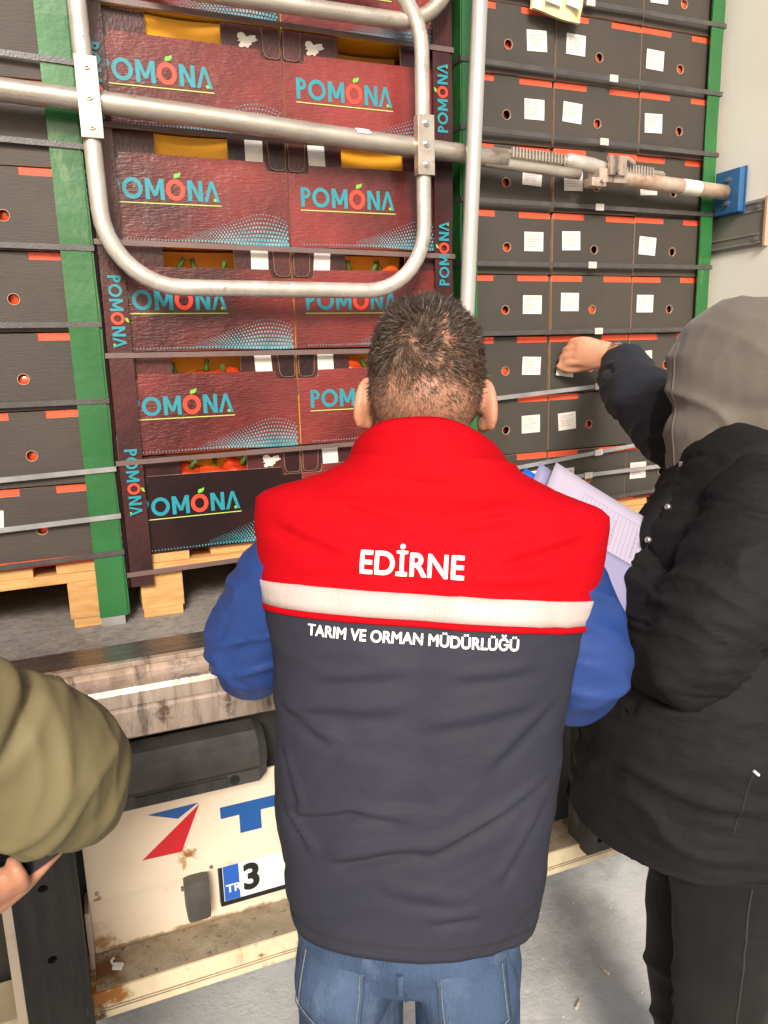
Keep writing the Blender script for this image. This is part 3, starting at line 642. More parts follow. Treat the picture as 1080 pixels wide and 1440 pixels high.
t = MB(); t.tube([(x, YB, zb_(x)-.010) for x in np.linspace(.96, 1.235, 6)], .0135, 16); t.obj('inner_tube', 'galv', cb, True)
# toothed rack
t = MB(); L0, L1 = .985, 1.50
def along(x, dz=0): return (x, YB-.004, zb_(x)+dz)
t.tube([along(L0, .013), along(L1, .0135)], .0105, 4)
k = 0; x = 1.03
while x < 1.455:
    if not 1.20 < x < 1.36: t.box(x, x+.0045, YB-.0175, YB-.008, zb_(x)+.004, zb_(x)+.026)
    x += .0092
t.obj('toothed_rack', 'galv', cb)
t = MB(); t.tube([along(1.18, .014), along(1.20, .017), along(1.27, .013), along(1.345, .006), along(1.36, .004)], [.010, .0175, .019, .014, .010], 14); t.obj('jack_handle', 'tubew', cb, True)
t = MB()
t.box(1.275, 1.365, YB-.03, YB+.018, zb_(1.32)-.028, zb_(1.32)+.006, bev=.006); t.box(1.30, 1.352, YB-.04, YB-.028, zb_(1.32)-.012, zb_(1.32)+.030, bev=.004); t.box(1.255, 1.30, YB-.028, YB+.01, zb_(1.28)-.040, zb_(1.28)-.018, bev=.005)
t.tube([(1.325, YB-.044, zb_(1.32)-.004), (1.325, YB+.02, zb_(1.32)-.004)], .0075, 10); t.tube([(1.285, YB-.038, zb_(1.29)-.026), (1.285, YB+.02, zb_(1.29)-.026)], .006, 10)
t.tube([(1.30, YB-.03, zb_(1.3)+.03), (1.36, YB-.03, zb_(1.36)+.034), (1.385, YB-.026, zb_(1.385)+.026)], .006, 8)
autosmooth(t.obj('ratchet_block', 'alu', cb))
t = MB(); t.tube([(x, YB, zb_(x)-.006) for x in np.linspace(1.335, 1.722, 8)], .0195, 18); rt = t.obj('jack_tube', 'rusty', cb, True)
t = MB(); t.tube([(1.565, YB, zb_(1.565)-.006), (1.625, YB, zb_(1.625)-.006)], .0201, 18, False); t.obj('tube_sticker', 'paper', rt, True)
t = MB(); t.box(1.728, 1.7475, -.105, -.018, zb_(1.72)-.062, zb_(1.72)+.052, bev=.003); t.box(1.7476, 1.7515, -.109, -.014, zb_(1.72)-.066, zb_(1.72)+.056, bev=.001)
pad = autosmooth(t.obj('foot_pad', 'padblue', cb))
for dz in (-.036, .026): MB().tube([(1.728, YB-.006, zb_(1.72)+dz), (1.720, YB-.006, zb_(1.72)+dz)], .006, 6).obj('bolt', 'steel', pad)
t = MB(); t.box(-.7555, -.740, -.11, -.015, zb_(-.75)-.055, zb_(-.75)+.055, bev=.003); t.obj('foot_pad', 'padblue', cb)
YH = -.078
def warp(P):   # the hoop hangs square to the bar, left side a touch lower at the bottom
    return [(x-.013*(z-2.16)*(1 if x < .4 else -.0), y, z-.03*(x-.43)*.35) for x, y, z in P]
t = MB(); closed_tube(t, warp(rrect(.072, .792, 1.828, 2.500, .150, YH)), .0175, 16, .8); t.obj('hoop', 'tubew', cb, True)
for xx, hi, lo in ((.074, .072, .075), (.792, .062, .066)):
    z = zb_(xx); p = MB(); p.box(xx-.0205, xx+.0205, YH-.0185, YH-.0155, z-lo, z+hi, bev=.001)
    p.box(xx-.0205, xx-.0185, YH-.0155, YH+.005, z-lo, z+hi); p.box(xx+.0185, xx+.0205, YH-.0155, YH+.005, z-lo, z+hi)
    br = p.obj('bracket', 'galv', cb)
    for dz in (hi-.018, .0, -lo+.022):
        q = MB(); q.tube([(xx, YH-.0186, z+dz), (xx, YH-.0215, z+dz)], .0075, 14); q.tube([(xx, YH-.0215, z+dz), (xx, YH-.026, z+dz)], .0045, 6); autosmooth(q.obj('bolt', 'steel', br))
sp = MB(); c0 = Vector((.545, YB, zb_(.545)))
# torn sticker on the bar
V = []; F = []
na = 9
for i in range(6):
    for k in range(na):
        a = R(200+90*k/(na-1)); x = .628+.034*(i/5)+.004*math.sin(k*2.1+i); V.append((x, YB+math.cos(a)*.0222, zb_(x)-.0+math.sin(a)*.0222*-1*(-1)*-1))
for i in range(5):
    for k in range(na-1): F.append((i*na+k, (i+1)*na+k, (i+1)*na+k+1, i*na+k+1))
MB().add(V, F).obj('torn_sticker', 'paper', cb, True)
# second bar above
c2 = thing('cargo_bar', 'second load bar hoop, only its bottom bend showing at the top', 'load bar')
t = MB(); closed_tube(t, rrect(.16, .878, 2.408, 3.08, .140, -.062), .0175, 16); t.obj('hoop', 'galv', c2, True)
t = MB(); t.tube([(-.755, -.045, 2.75), (1.755, -.045, 2.74)], .0235, 18); t.obj('bar_tube', 'galv', c2, True)
# upright pole
pl = thing('upright_pole', 'pale aluminium pole leaning upright in front of the green corner board', 'pole', (.847, -.118, FZ))
top = Vector((.125, .0, 2.40)); u = top.normalized()
prof = []
for i in range(40):
    a = 2*math.pi*i/40; r = .0185*(1-.10*max(0, math.cos(2*a+.6))**6)
    prof.append((r*math.cos(a), r*math.sin(a)))
rx = Vector((u.z, 0, -u.x)); V = []
for z in (0, 1): 
    for a, c in prof: V.append(u*(z*top.length)+rx*a+Vector((0, 1, 0))*c)
n = 40; t = MB(); t.add(V, [(i, (i+1) % n, (i+1) % n+n, i+n) for i in range(n)]+[tuple(reversed(range(n))), tuple(range(n, 2*n))])
autosmooth(t.obj('pole_profile', 'pole', pl), 30)
t = MB(); t.box(-.03, .03, -.03, .03, .0005, .012, bev=.002); t.obj('pole_foot', 'galv', pl)
# yellow bundle
yb = thing('yellow_bundle', 'yellow and white paper bundle hanging on the top of the right stack', 'bundle', (1.186, -.030, 2.540))
t = MB()
V = []; F = []; nx, nz = 16, 12
for s_ in (0, 1):
    for j in range(nz+1):
        for i in range(nx+1):
            a, c = i/nx*2-1, j/nz*2-1; wob = .006*math.sin(3*a+2*c)+.003*math.sin(7*c+a)
            ex = (1-abs(a)**4)*(1-abs(c)**4); V.append((a*.070+c*.008, (-.016 if s_ == 0 else .010)*max(.15, ex)**.6+wob*.5, c*.060-.010*a+wob*.6))
o_ = (nx+1)*(nz+1)
for j in range(nz):
    for i in range(nx):
        a = j*(nx+1)+i; F.append((a, a+1, a+nx+2, a+nx+1)); F.append((a+o_, a+nx+1+o_, a+nx+2+o_, a+1+o_))
t.add(V, F); t.obj('wrapping', 'yellowp', yb, True)
for dx in (-.028, .030):
    t = MB(); t.add([(dx-.022, -.0215, -.038), (dx+.020, -.0215, -.045), (dx+.022, -.0205, .03), (dx-.020, -.0205, .036)], [(0, 1, 2, 3)]); t.obj('white_slip', 'paper', yb)

# ------------------------------------------------------------------ people: helpers
def V3(*a): return Vector(a)
def limb(pts, radii, side=None, seg=20, capn=4):
    pts = [Vector(p) for p in pts]; n = len(pts); rr = [(r, r) if not isinstance(r, (tuple, list)) else tuple(r) for r in radii]
    if n > 2 and n < 12:      # densify with Catmull-Rom
        P2 = []; R2 = []
        for i in range(n-1):
            p0, p1, p2, p3 = pts[max(i-1, 0)], pts[i], pts[i+1], pts[min(i+2, n-1)]
            for j in range(4):
                t = j/4; P2.append(.5*((2*p1)+(p2-p0)*t+(2*p0-5*p1+4*p2-p3)*t*t+(3*p1-p0-3*p2+p3)*t**3))
                tt = t*t*(3-2*t); R2.append(tuple(rr[i][k]*(1-tt)+rr[i+1][k]*tt for k in (0, 1)))
        P2.append(pts[-1]); R2.append(rr[-1]); pts, rr, n = P2, R2, len(P2)
    T = [(pts[min(i+1, n-1)]-pts[max(i-1, 0)]).normalized() for i in range(n)]
    ref = Vector(side) if side is not None else (Vector((1, 0, 0)) if abs(T[0].x) < .8 else Vector((0, 1, 0)))
    rings = []
    for i in range(n):
        A = (ref-T[i]*ref.dot(T[i])).normalized(); B = T[i].cross(A)
        if side is None: ref = A
        rings.append((pts[i], A, B, rr[i][0], rr[i][1]))
    def cap(i, sgn):
        p, A, B, a, b = rings[i]; h = min(a, b); out = []
        for k in range(1, capn): t = math.pi/2*k/capn; out.append((p+T[i]*sgn*h*math.sin(t), A, B, a*math.cos(t), b*math.cos(t)))
        return out, p+T[i]*sgn*h
    c0, e0 = cap(0, -1); c1, e1 = cap(n-1, 1); allr = list(reversed(c0))+rings+c1
    V = [e0]; F = []
    for p, A, B, a, b in allr:
        for k in range(seg): t = 2*math.pi*k/seg; V.append(p+A*a*math.cos(t)+B*b*math.sin(t))
    V.append(e1); m_ = len(allr)
    for k in range(seg): F.append((0, 1+(k+1) % seg, 1+k)); F.append((len(V)-1, 1+(m_-1)*seg+k, 1+(m_-1)*seg+(k+1) % seg))
    for i in range(m_-1):
        for k in range(seg): k2 = (k+1) % seg; F.append((1+i*seg+k, 1+i*seg+k2, 1+(i+1)*seg+k2, 1+(i+1)*seg+k))
    return V, F
def ellipsoid(c, ax, rot=None):
    bm = bmesh.new(); bmesh.ops.create_uvsphere(bm, u_segments=28, v_segments=18, radius=1); mt = Matrix.Diagonal((*ax, 1))
    if rot is not None: mt = rot.to_4x4() @ mt
    V = [Vector(c)+mt @ v.co for v in bm.verts]; bm.verts.index_update(); F = [[v.index for v in f.verts] for f in bm.faces]; bm.free(); return V, F
def fuse(parts, voxel, smooth=5, fac=.5):
    mb = MB()
    for v, f in parts: mb.add(v, f)
    me = mesh(mb.v, mb.f, 'skin'); bm = bmesh.new(); bm.from_mesh(me); bmesh.ops.recalc_face_normals(bm, faces=bm.faces); bm.to_mesh(me); bm.free()
    o = bpy.data.objects.new('tmp', me); COL.objects.link(o)
    md = o.modifiers.new('r', 'REMESH'); md.mode = 'VOXEL'; md.voxel_size = voxel
    if smooth: sm_ = o.modifiers.new('s', 'SMOOTH'); sm_.iterations = smooth; sm_.factor = fac
    bpy.context.view_layer.update(); e = bpy.data.meshes.new_from_object(o.evaluated_get(bpy.context.evaluated_depsgraph_get()))
    bpy.data.objects.remove(o); bpy.data.meshes.remove(me); return e
def co_no(me):
    n = len(me.vertices); a = np.empty(n*3); me.vertices.foreach_get('co', a); b = np.empty(n*3); me.vertex_normals.foreach_get('vector', b); return a.reshape(-1, 3), b.reshape(-1, 3)
def displace(me, d):
    a, b = co_no(me); a = a+b*d[:, None]; me.vertices.foreach_set('co', a.ravel()); me.update()
def setmat(me, *ks):
    me.materials.clear()
    for k in ks: me.materials.append(M[k] if isinstance(k, str) else k)
    me.polygons.foreach_set('use_smooth', [True]*len(me.polygons)); me.polygons.foreach_set('material_index', [0]*len(me.polygons)); me.update()
def wlink(name, me, root):
    o = link(name, me, root); o.matrix_parent_inverse = Matrix.Translation(-root.location) if root.type == 'EMPTY' else Matrix.Identity(4); return o
def bvh_of(me): return BVHTree.FromPolygons([v.co.copy() for v in me.vertices], [tuple(p.vertices) for p in me.polygons])
def hand_parts(W, K, up, curl_dir, lens=(.040, .026, .020), spread=.0195, curl=(10, 55, 60), r0=.0086, thumb=None):
    """W wrist, K middle of the knuckles, up: from index towards little finger, curl_dir: way the fingers bend"""
    W, K, up, cd = Vector(W), Vector(K), Vector(up).normalized(), Vector(curl_dir).normalized(); d = (K-W).normalized(); cd = (cd-d*cd.dot(d)).normalized()
    parts = [limb([W, W+(K-W)*.35, W+(K-W)*.75, K-d*.004], [(.027, .020), (.033, .019), (.040, .017), (.039, .013)], side=up)]
    fl = (.95, 1.06, 1.0, .80)
    for i in range(4):
        off = (i-1.5)*spread; p = K+up*off-d*(.004*abs(i-1.2)); pts = [p-d*.02, p]; a = 0.0; q = p; dd = d+up*(i-1.5)*.05
        for L, c in zip(lens, curl): a += R(c+(i*3)); q = q+(dd*math.cos(a)+cd*math.sin(a)).normalized()*L*fl[i]; pts.append(q)
        rr = [r0*1.08, r0*1.1, r0, r0*.92, r0*.78]; parts.append(limb(pts, rr, seg=12, capn=3))
    if thumb: parts.append(limb(thumb, [.014, .0125, .0105, .0085], seg=12, capn=3))
    return parts
def shoe(c, f, side):
    c, f = Vector(c), Vector(f).normalized(); return limb([c-f*.08+V3(0, 0, .045), c+V3(0, 0, .05), c+f*.09+V3(0, 0, .038), c+f*.165+V3(0, 0, .030)], [(.036, .044), (.042, .049), (.046, .037), (.036, .028)], side=side)
def head_parts(C, Mh):
    """C cranium centre; Mh 3x3 with columns right, forward, up"""
    def w_(x, y, z): return C+Mh @ V3(x, y, z)
    rt = Mh @ V3(1, 0, 0); P = [ellipsoid(w_(0, -.004, 0), (.0815, .097, .092), Mh), limb([w_(0, .035, -.03), w_(0, .058, -.075), w_(0, .068, -.108)], [(.064, .054), (.054, .042), (.030, .022)], side=rt)]
    P.append(ellipsoid(w_(0, -.020, -.045), (.0785, .074, .07), Mh))
    P.append(limb([w_(0, .090, -.005), w_(0, .106, -.030), w_(0, .113, -.048)], [.008, .011, .013], seg=12)); P.append(ellipsoid(w_(0, .095, -.048), (.018, .012, .009), Mh))
    for z in (-.075, -.083): P.append(limb([w_(-.020, .088, z), w_(0, .097, z), w_(.020, .088, z)], [.003, .006, .003], seg=10))
    P.append(limb([w_(-.045, .080, .012), w_(0, .094, .014), w_(.045, .080, .012)], [.008, .009, .008], seg=12))
    for s_ in (-1, 1):
        E = Mh @ Matrix.Rotation(R(24*s_), 3, 'Z') @ Matrix.Rotation(R(-7*s_), 3, 'Y') 
        P.append(ellipsoid(w_(.0905*s_, -.008, -.056), (.0100, .022, .039), E)); P.append(ellipsoid(w_(.083*s_, .004, -.082), (.008, .010, .013), E))
    return P
def eyes(root_obj, C, Mh):
    for s_ in (-1, 1):
        v, f = ellipsoid(C+Mh @ V3(.032*s_, .079, -.012), (.0115, .0115, .0115)); o = MB().add(v, f).obj('eye', 'eye', root_obj, True)

def hair_mesh(me_body, C, Mh, count, whorl, keep, length, seed=3, tone_hi=.5):
    rng = np.random.default_rng(seed); P, N = co_no(me_body); Mi = np.array(Mh); L = (P-np.array(C))@Mi; nl = N@Mi
    w_ = keep(L, nl); idx = rng.choice(len(P), count, p=w_/w_.sum()); p = L[idx]+rng.normal(size=(count, 3))*.0022; n = nl[idx]
    Wv = np.array(whorl); d = p-Wv; d -= n*np.sum(d*n, 1)[:, None]; dist = np.linalg.norm(d, axis=1, keepdims=True)+1e-6; d /= dist
    cl = np.stack([vnoise(p*75, 40+k) for k in range(3)], 1)-.5; sw = np.cross(n, d); tdir = d*.9+sw*.75*np.exp(-dist/.05)+rng.normal(size=(count, 3))*.18+cl*1.3
    up = np.clip((p[:, 2:3]-.015)/.06, 0, 1); stand = .32+.45*up
    ln = length(p, rng)[:, None]; dr = tdir+n*stand; dr /= np.linalg.norm(dr, axis=1, keepdims=True)
    tip_d = dr*.6+tdir*.55*(1-.5*up)+np.array([0, 0, -.25])*(1-up); tip_d /= np.linalg.norm(tip_d, axis=1, keepdims=True)
    sd_ = np.cross(dr, rng.normal(size=(count, 3))); sd_ /= np.linalg.norm(sd_, axis=1, keepdims=True); wd = (.00030+.00022*rng.random((count, 1)))*(.55+.9*np.clip((p[:, 2:3]+.10)/.16, 0, 1))
    base = p-n*.002; mid = base+dr*ln*.55; tip = mid+tip_d*ln*.5
    V = np.stack([base-sd_*wd, base+sd_*wd, mid+sd_*wd*.8, mid-sd_*wd*.8, tip], 1).reshape(-1, 3)@Mi.T+np.array(C)
    F = []
    for k in range(count): o = 5*k; F.append((o, o+1, o+2, o+3)); F.append((o+3, o+2, o+4))
    me = mesh(V, F, M['hair'], name='hair', smooth=True); at = me.attributes.new('tone', 'FLOAT', 'POINT'); at.data.foreach_set('value', np.repeat(rng.random(count)*tone_hi+(1-up[:, 0])*.35+np.clip((-.02-p[:, 2])/.08, 0, 1)*1.2, 5).astype(np.float32)); return me
def stubble(me, C, Mh, fn):
    P, N = co_no(me); L = (P-np.array(C))@np.array(Mh); at = me.attributes.new('stubble', 'FLOAT', 'POINT'); at.data.foreach_set('value', fn(L).astype(np.float32))
def sstep(a, b, x): t = np.clip((x-a)/(b-a), 0, 1); return t*t*(3-2*t)

# ------------------------------------------------------------------ person 1: man in the red vest, from behind
m1 = thing('person', 'man seen from behind in a red and charcoal vest over blue sleeves', 'person', (.35, -.93, 0))
ya = R(28); F1 = V3(math.sin(ya), math.cos(ya), 0); R1 = V3(math.cos(ya), -math.sin(ya), 0)
HEM = V3(.349, -.940, .915); U1 = (V3(.434, -.849, 1.46)-HEM).normalized()
LR = (R1-U1*R1.dot(U1)); LR = (LR-V3(0, 0, 1)*.012).normalized(); LR = (LR-U1*LR.dot(U1)).normalized(); LF = U1.cross(LR).normalized()
def sp(lat, fwd, s): return HEM+LR*lat+LF*fwd+U1*s
KS = [-.0, .02, .085, .17, .28, .36, .42, .47, .515, .550, .570, .580, .594, .609, .624, .634]
KA = [.163, .168, .179, .189, .196, .205, .219, .231, .240, .244, .244, .232, .192, .152, .122, .114]
KB = [.125, .127, .132, .135, .135, .134, .130, .124, .114, .102, .094, .088, .083, .079, .076, .074]
def ab(s): return np.interp(s, KS, KA), np.interp(s, KS, KB)
NC = 150
CREASES = [((-.139, .17), (-.07, .19), .008, .006), ((-.07, .19), (-.012, .186), .007, .005), ((-.080, .128), (-.010, .150), .010, .007), ((-.010, .150), (.03, .157), .008, .005),
           ((.028, .148), (.110, .197), .010, .007), ((.110, .197), (.165, .235), .009, .006), ((.04, .068), (.09, .074), .010, .005), ((-.160, .17), (-.121, .133), .008, .006), ((-.165, .24), (-.14, .18), .008, .004),
           ((.10, .26), (.17, .33), .012, .004), ((-.17, .30), (-.10, .27), .012, .004), ((-.12, .345), (-.02, .36), .012, .003), ((.05, .36), (.14, .375), .012, .003), ((.12, .12), (.165, .20), .010, .005), ((-.02, .10), (.06, .09), .014, .003),
           ((-.19, .535), (-.10, .505), .014, .0045), ((.10, .505), (.195, .54), .014, .0045), ((-.16, .475), (-.05, .487), .014, .003), ((.06, .475), (.16, .482), .014, .003), ((-.10, .565), (-.03, .548), .012, .0035), ((.03, .548), (.11, .568), .012, .0035), ((-.15, .30), (-.02, .315), .014, .003), ((.02, .30), (.14, .33), .014, .003)]
def crease(lat, s):
    d = 0.0
    for (a, b), (c, e_), wd, am in CREASES:
        vx, vz = c-a, e_-b; L = math.hypot(vx, vz); t = ((lat-a)*vx+(s-b)*vz)/(L*L); q = ((lat-a)*-vz+(s-b)*vx)/L
        wd *= .72; tp = math.exp(-max(0, abs(t-.5)-.35)**2*22); d += 1.35*am*tp*(math.exp(-((q-wd*.5)/wd)**2)-math.exp(-((q+wd*.5)/wd)**2))
    return d
def vest_pt(s, th, off=0.0):
    a, b = ab(s); n_ = 2.55; c_, s_ = math.cos(th), math.sin(th)
    x = a*math.copysign(abs(c_)**(2/n_), c_); y = b*math.copysign(abs(s_)**(2/n_), s_)
    d = off
    if y < 0: d += crease(x, s)*1.0*(1-max(0, abs(x)/a-.85)/.15 if abs(x)/a > .85 else 1)
    spine = -.006*math.exp(-(x/.03)**2) if (y < 0 and .2 < s < .5) else 0
    nx, ny = x/(a*a), y/(b*b); L = math.hypot(nx, ny)+1e-9; d += spine
    flare = .010*math.sin(3*th+1)*max(0, 1-s/.15)
    return sp(x+nx/L*(d+flare), y+ny/L*(d+flare), s)
rows = sorted(set([round(v, 4) for v in np.linspace(.015, .56, 110)]+list(np.round(np.linspace(.56, .634, 24), 4))+[.4225, .4255, .460]))
SB = .4225                                        # grey below, red above
V = []; F = []; MI = []
for s_ in rows:
    for k in range(NC): V.append(vest_pt(s_, 2*math.pi*k/NC))
for i in range(len(rows)-1):
    for k in range(NC): F.append((i*NC+k, i*NC+(k+1) % NC, (i+1)*NC+(k+1) % NC, (i+1)*NC+k)); MI.append(0 if rows[i] >= SB-1e-6 else 1)
V2 = [vest_pt(.015, 2*math.pi*k/NC, -.004) for k in range(NC)]; V3_ = [vest_pt(.03, 2*math.pi*k/NC, -.005) for k in range(NC)]; o1 = len(V); V += V2+V3_
for k in range(NC): F.append(((k+1) % NC, k, o1+k, o1+(k+1) % NC)); F.append((o1+(k+1) % NC, o1+k, o1+NC+k, o1+NC+(k+1) % NC)); MI += [1, 1]
Pn = np.array([tuple(v) for v in V]); vest_me = mesh(V, F, ['vred', 'vgrey'], MI, True, 'vest')
zz = (Pn-np.array(HEM))@np.array(U1); nz_ = folds(Pn, (.2, .1, 1), 16, 5, 3)-.3
nf = folds(Pn, (-.5, .1, 1), 42, 10, 8)-.35; displace(vest_me, (nz_*.0046+nf*.0018-thin(Pn, (.1, .1, 1), 22, 6, 14)*.0045-thin(Pn, (-.8, .1, 1), 26, 7, 15)*.0035)*np.clip(1.3-zz/.5, .6, 1)); vest = wlink('vest', vest_me, m1); vb = bvh_of(vest_me)
def strip_on_vest(name, s0, s1, off, mk):
    rr = [s0, s0+(s1-s0)*.33, s0+(s1-s0)*.67, s1]; V = []; F = []
    base = [[vest_pt(s_, 2*math.pi*k/NC) for k in range(NC)] for s_ in rr]
    for j, row in enumerate(base):
        for k, p in enumerate(row):
            loc, nr, _, _ = vb.find_nearest(p); nd = (p-sp(0, 0, rr[j])).normalized()
            if nr.dot(nd) < 0: nr = -nr
            V.append(loc+nr*off)
    for j in range(3):
        for k in range(NC): F.append((j*NC+k, j*NC+(k+1) % NC, (j+1)*NC+(k+1) % NC, (j+1)*NC+k))
    for k in range(NC):
        V.append(V[k]-(V[k]-sp(0, 0, s0)).normalized()*.004)
        V.append(V[3*NC+k]-(V[3*NC+k]-sp(0, 0, s1)).normalized()*.004)
    for k in range(NC):
        a, b2 = 4*NC+2*k, 4*NC+2*((k+1) % NC); F.append((k, a, b2, (k+1) % NC)); F.append((3*NC+k, 3*NC+(k+1) % NC, b2+1, a+1))
    return wlink(name, mesh(V, F, mk, None, True, name), vest)
strip_on_vest('reflective_band', .4285, .4600, .0022, 'band')
strip_on_vest('red_piping', .4205, .4280, .0030, 'vred')
M['vseam'] = mat('charcoal_seam', (.012, .011, .015), .8)
strip_on_vest('hem_stitching', .0330, .0338, .0005, 'vseam'); strip_on_vest('hem_fold', .0305, .0311, .0005, 'vseam')
def text_on_vest(s, width, lat_c, sv, name, bold=0.0, rot=0.0):
    v, f = text_geo(s, .1); bm = bmesh.new(); vs = [bm.verts.new(q) for q in v]
    for q in f:
        try: bm.faces.new([vs[i] for i in q])
        except ValueError: pass
    bmesh.ops.triangulate(bm, faces=bm.faces); long_ = [e_ for e_ in bm.edges if e_.calc_length() > .012]
    bmesh.ops.subdivide_edges(bm, edges=long_, cuts=2); bmesh.ops.triangulate(bm, faces=bm.faces)
    W = v[:, 0].max(); k = width/W; out = []
    if bold:      # embolden by pushing the outline outwards
        push = {}
        for e_ in bm.edges:
            if len(e_.link_faces) == 1:
                fc = e_.link_faces[0].calc_center_median(); a_, b2 = e_.verts; d = (b2.co-a_.co); nn = V3(-d.y, d.x, 0)
                if nn.length < 1e-9: continue
                nn.normalize(); mid = (a_.co+b2.co)/2
                if nn.dot(mid-fc) < 0: nn = -nn
                for vv in (a_, b2): push.setdefault(vv, V3(0, 0, 0)); push[vv] = push[vv]+nn
        for vv, d in push.items():
            if d.length > 1e-6: vv.co += d.normalized()*bold
    bm.verts.index_update()
    for q in bm.verts:
        lx = (q.co.x-W/2)*k; ly = q.co.y*k*1.1; lat = lat_c+lx*math.cos(rot)-ly*math.sin(rot); s_ = sv+lx*math.sin(rot)+ly*math.cos(rot)
        o = sp(lat, -.5, s_); h = vb.ray_cast(o, LF); out.append((h[0] if h[0] else sp(lat, -.13, s_))-LF*.0016)
    fs = [[x.index for x in fc.verts] for fc in bm.faces]; bm.free()
    return wlink(name, mesh(out, fs, 'vtext', None, False, name), vest)
text_on_vest('EDİRNE', .128, -.012, .482, 'chest_lettering', bold=.0027)
text_on_vest('TARIM VE ORMAN MÜDÜRLÜĞÜ', .262, -.008, .3995, 'lettering_line', bold=.0030)
# collar
V = []; F = []; prof = [(.575, .120, .066), (.598, .136, .080), (.606, .134, .088), (.622, .124, .086), (.640, .116, .084), (.658, .109, .082), (.674, .102, .080), (.6790, .0990, .078), (.677, .095, .075), (.65, .095, .07), (.62, .095, .066)]
for s_, a, b in prof:
    for k in range(64):
        th = 2*math.pi*k/64; fr = max(0, math.sin(th)); V.append(sp(a*math.cos(th)-.012*max(0, s_-.6)/.09, (b+.008)*math.sin(th)+.010+(s_-.6)*.20, s_-.018*fr+(.010*max(0, -math.sin(th))**2-.022*abs(math.cos(th))**2)*max(0, (s_-.6)/.09)))
for i in range(len(prof)-1):
    for k in range(64): F.append((i*64+k, i*64+(k+1) % 64, (i+1)*64+(k+1) % 64, (i+1)*64+k))
me = mesh(V, F, 'vred', None, True, 'collar'); Pn = np.array([tuple(v) for v in V]); displace(me, (vnoise(Pn*22, 4)-.5)*.006+(folds(Pn, (.2, .1, 1), 40, 12, 5)-.3)*.003); wlink('collar', me, vest)
# blue sleeves
def sleeve(parts, mk, root, name, ax, amp, seed, hi=38, lo=9, vox=.0055):
    me = fuse(parts, vox, 6); P, N = co_no(me); d = (folds(P, ax, hi, lo, seed)-.35)*amp-thin(P, ax, 30, 9, seed+3)*.006; displace(me, d); setmat(me, mk); return wlink(name, me, root), me
shL, elL = sp(-.172, .0, .475), sp(-.262, .085, .335); shR, elR = sp(.170, .0, .470), sp(.215, .045, .345)
haL, haR = sp(-.10, .40, .40), sp(.10, .40, .39)
def M1lat(p): return p
sl, _ = sleeve([limb([shL+LR*.06, shL, (shL+elL)/2-LR*.012, elL, elL+(haL-elL)*.35, elL+(haL-elL)*.72], [.060, .074, .076, .072, .064, .052], seg=24)], 'bluej', m1, 'sleeve', (-.3, .2, 1), .007, 11, 40, 11)
sr, _ = sleeve([limb([shR-LR*.06, shR, (shR+elR)/2+LR*.008, elR, elR+(haR-elR)*.35, elR+(haR-elR)*.72], [.060, .074, .077, .074, .064, .052], seg=24)], 'bluej', m1, 'sleeve', (.3, .2, 1), .008, 12, 34, 9)
# body
HC = V3(.474, -.764, 1.660); hm = Matrix.Rotation(-ya, 3, 'Z') @ Matrix.Rotation(R(-14), 3, 'X') @ Matrix.Rotation(R(2), 3, 'Y')
HIP = V3(.345, -.950, .90); kneeL, kneeR = HIP-R1*.085+F1*.02-V3(0, 0, .44), HIP+R1*.085+F1*.02-V3(0, 0, .44); ftL, ftR = HIP-R1*.10-F1*.02, HIP+R1*.10-F1*.02; ftL.z = ftR.z = 0
parts = head_parts(HC, hm)
nk = HC+hm @ V3(0, -.012, -.06)
parts += [limb([nk, HC+hm @ V3(0, -.012, -.11), sp(-.006, .03, .60)], [(.066, .056), (.064, .054), (.068, .055)], side=LR), limb([sp(0, .01, .58), sp(0, 0, .45), sp(0, 0, .2), HIP+V3(0, 0, .06)], [(.12, .05), (.17, .085), (.15, .09), (.11, .06)], side=LR)]
for a, b, c in ((shL, elL, haL), (shR, elR, haR)): parts.append(limb([a, (a+b)/2, b, (b+c)/2, c], [.045, .042, .038, .034, .026]))
parts += hand_parts(haL, haL+F1*.085+R1*.03, V3(0, 0, -1), R1, curl=(15, 40, 40), thumb=[haL+F1*.03, haL+F1*.05+V3(0, 0, .03), haL+F1*.075+V3(0, 0, .045)+R1*.01, haL+F1*.10+V3(0, 0, .045)+R1*.02])
parts += hand_parts(haR, haR+F1*.085-R1*.03, V3(0, 0, -1), -R1, curl=(15, 40, 40), thumb=[haR+F1*.03, haR+F1*.05+V3(0, 0, .03), haR+F1*.075+V3(0, 0, .045)-R1*.01, haR+F1*.10+V3(0, 0, .045)-R1*.02])
for k_, ft, sg in ((kneeL, ftL, -1), (kneeR, ftR, 1)): parts.append(limb([HIP+R1*.070*sg+V3(0, 0, .05), HIP+R1*.086*sg-V3(0, 0, .03), k_, ft+V3(0, 0, .09)], [.045, .048, .045, .035]))
body1 = fuse(parts, .0048, 3); setmat(body1, M['scalp'])
def stub1(L):
    x, y, z = L[:, 0], L[:, 1], L[:, 2]
    base = sstep(-.175, -.075, z)*(.55+.45*sstep(-.05, .03, z)); front = sstep(.075, .055, y)*1.0+sstep(.05, .07, z); ear = (np.abs(x) > .082)*(z < -.015)*(y > -.035)
    bald = np.exp(-(((x-.026)/.012)**2+((z-.045)/.030)**2))*(y < 0)*.75
    return np.clip(base*np.clip(front, 0, 1)*(1-ear)*(1-bald), 0, 1)*(np.abs(z) < .22)*.85
stubble(body1, HC, hm, stub1); b1 = wlink('body', body1, m1); eyes(b1, HC, hm)
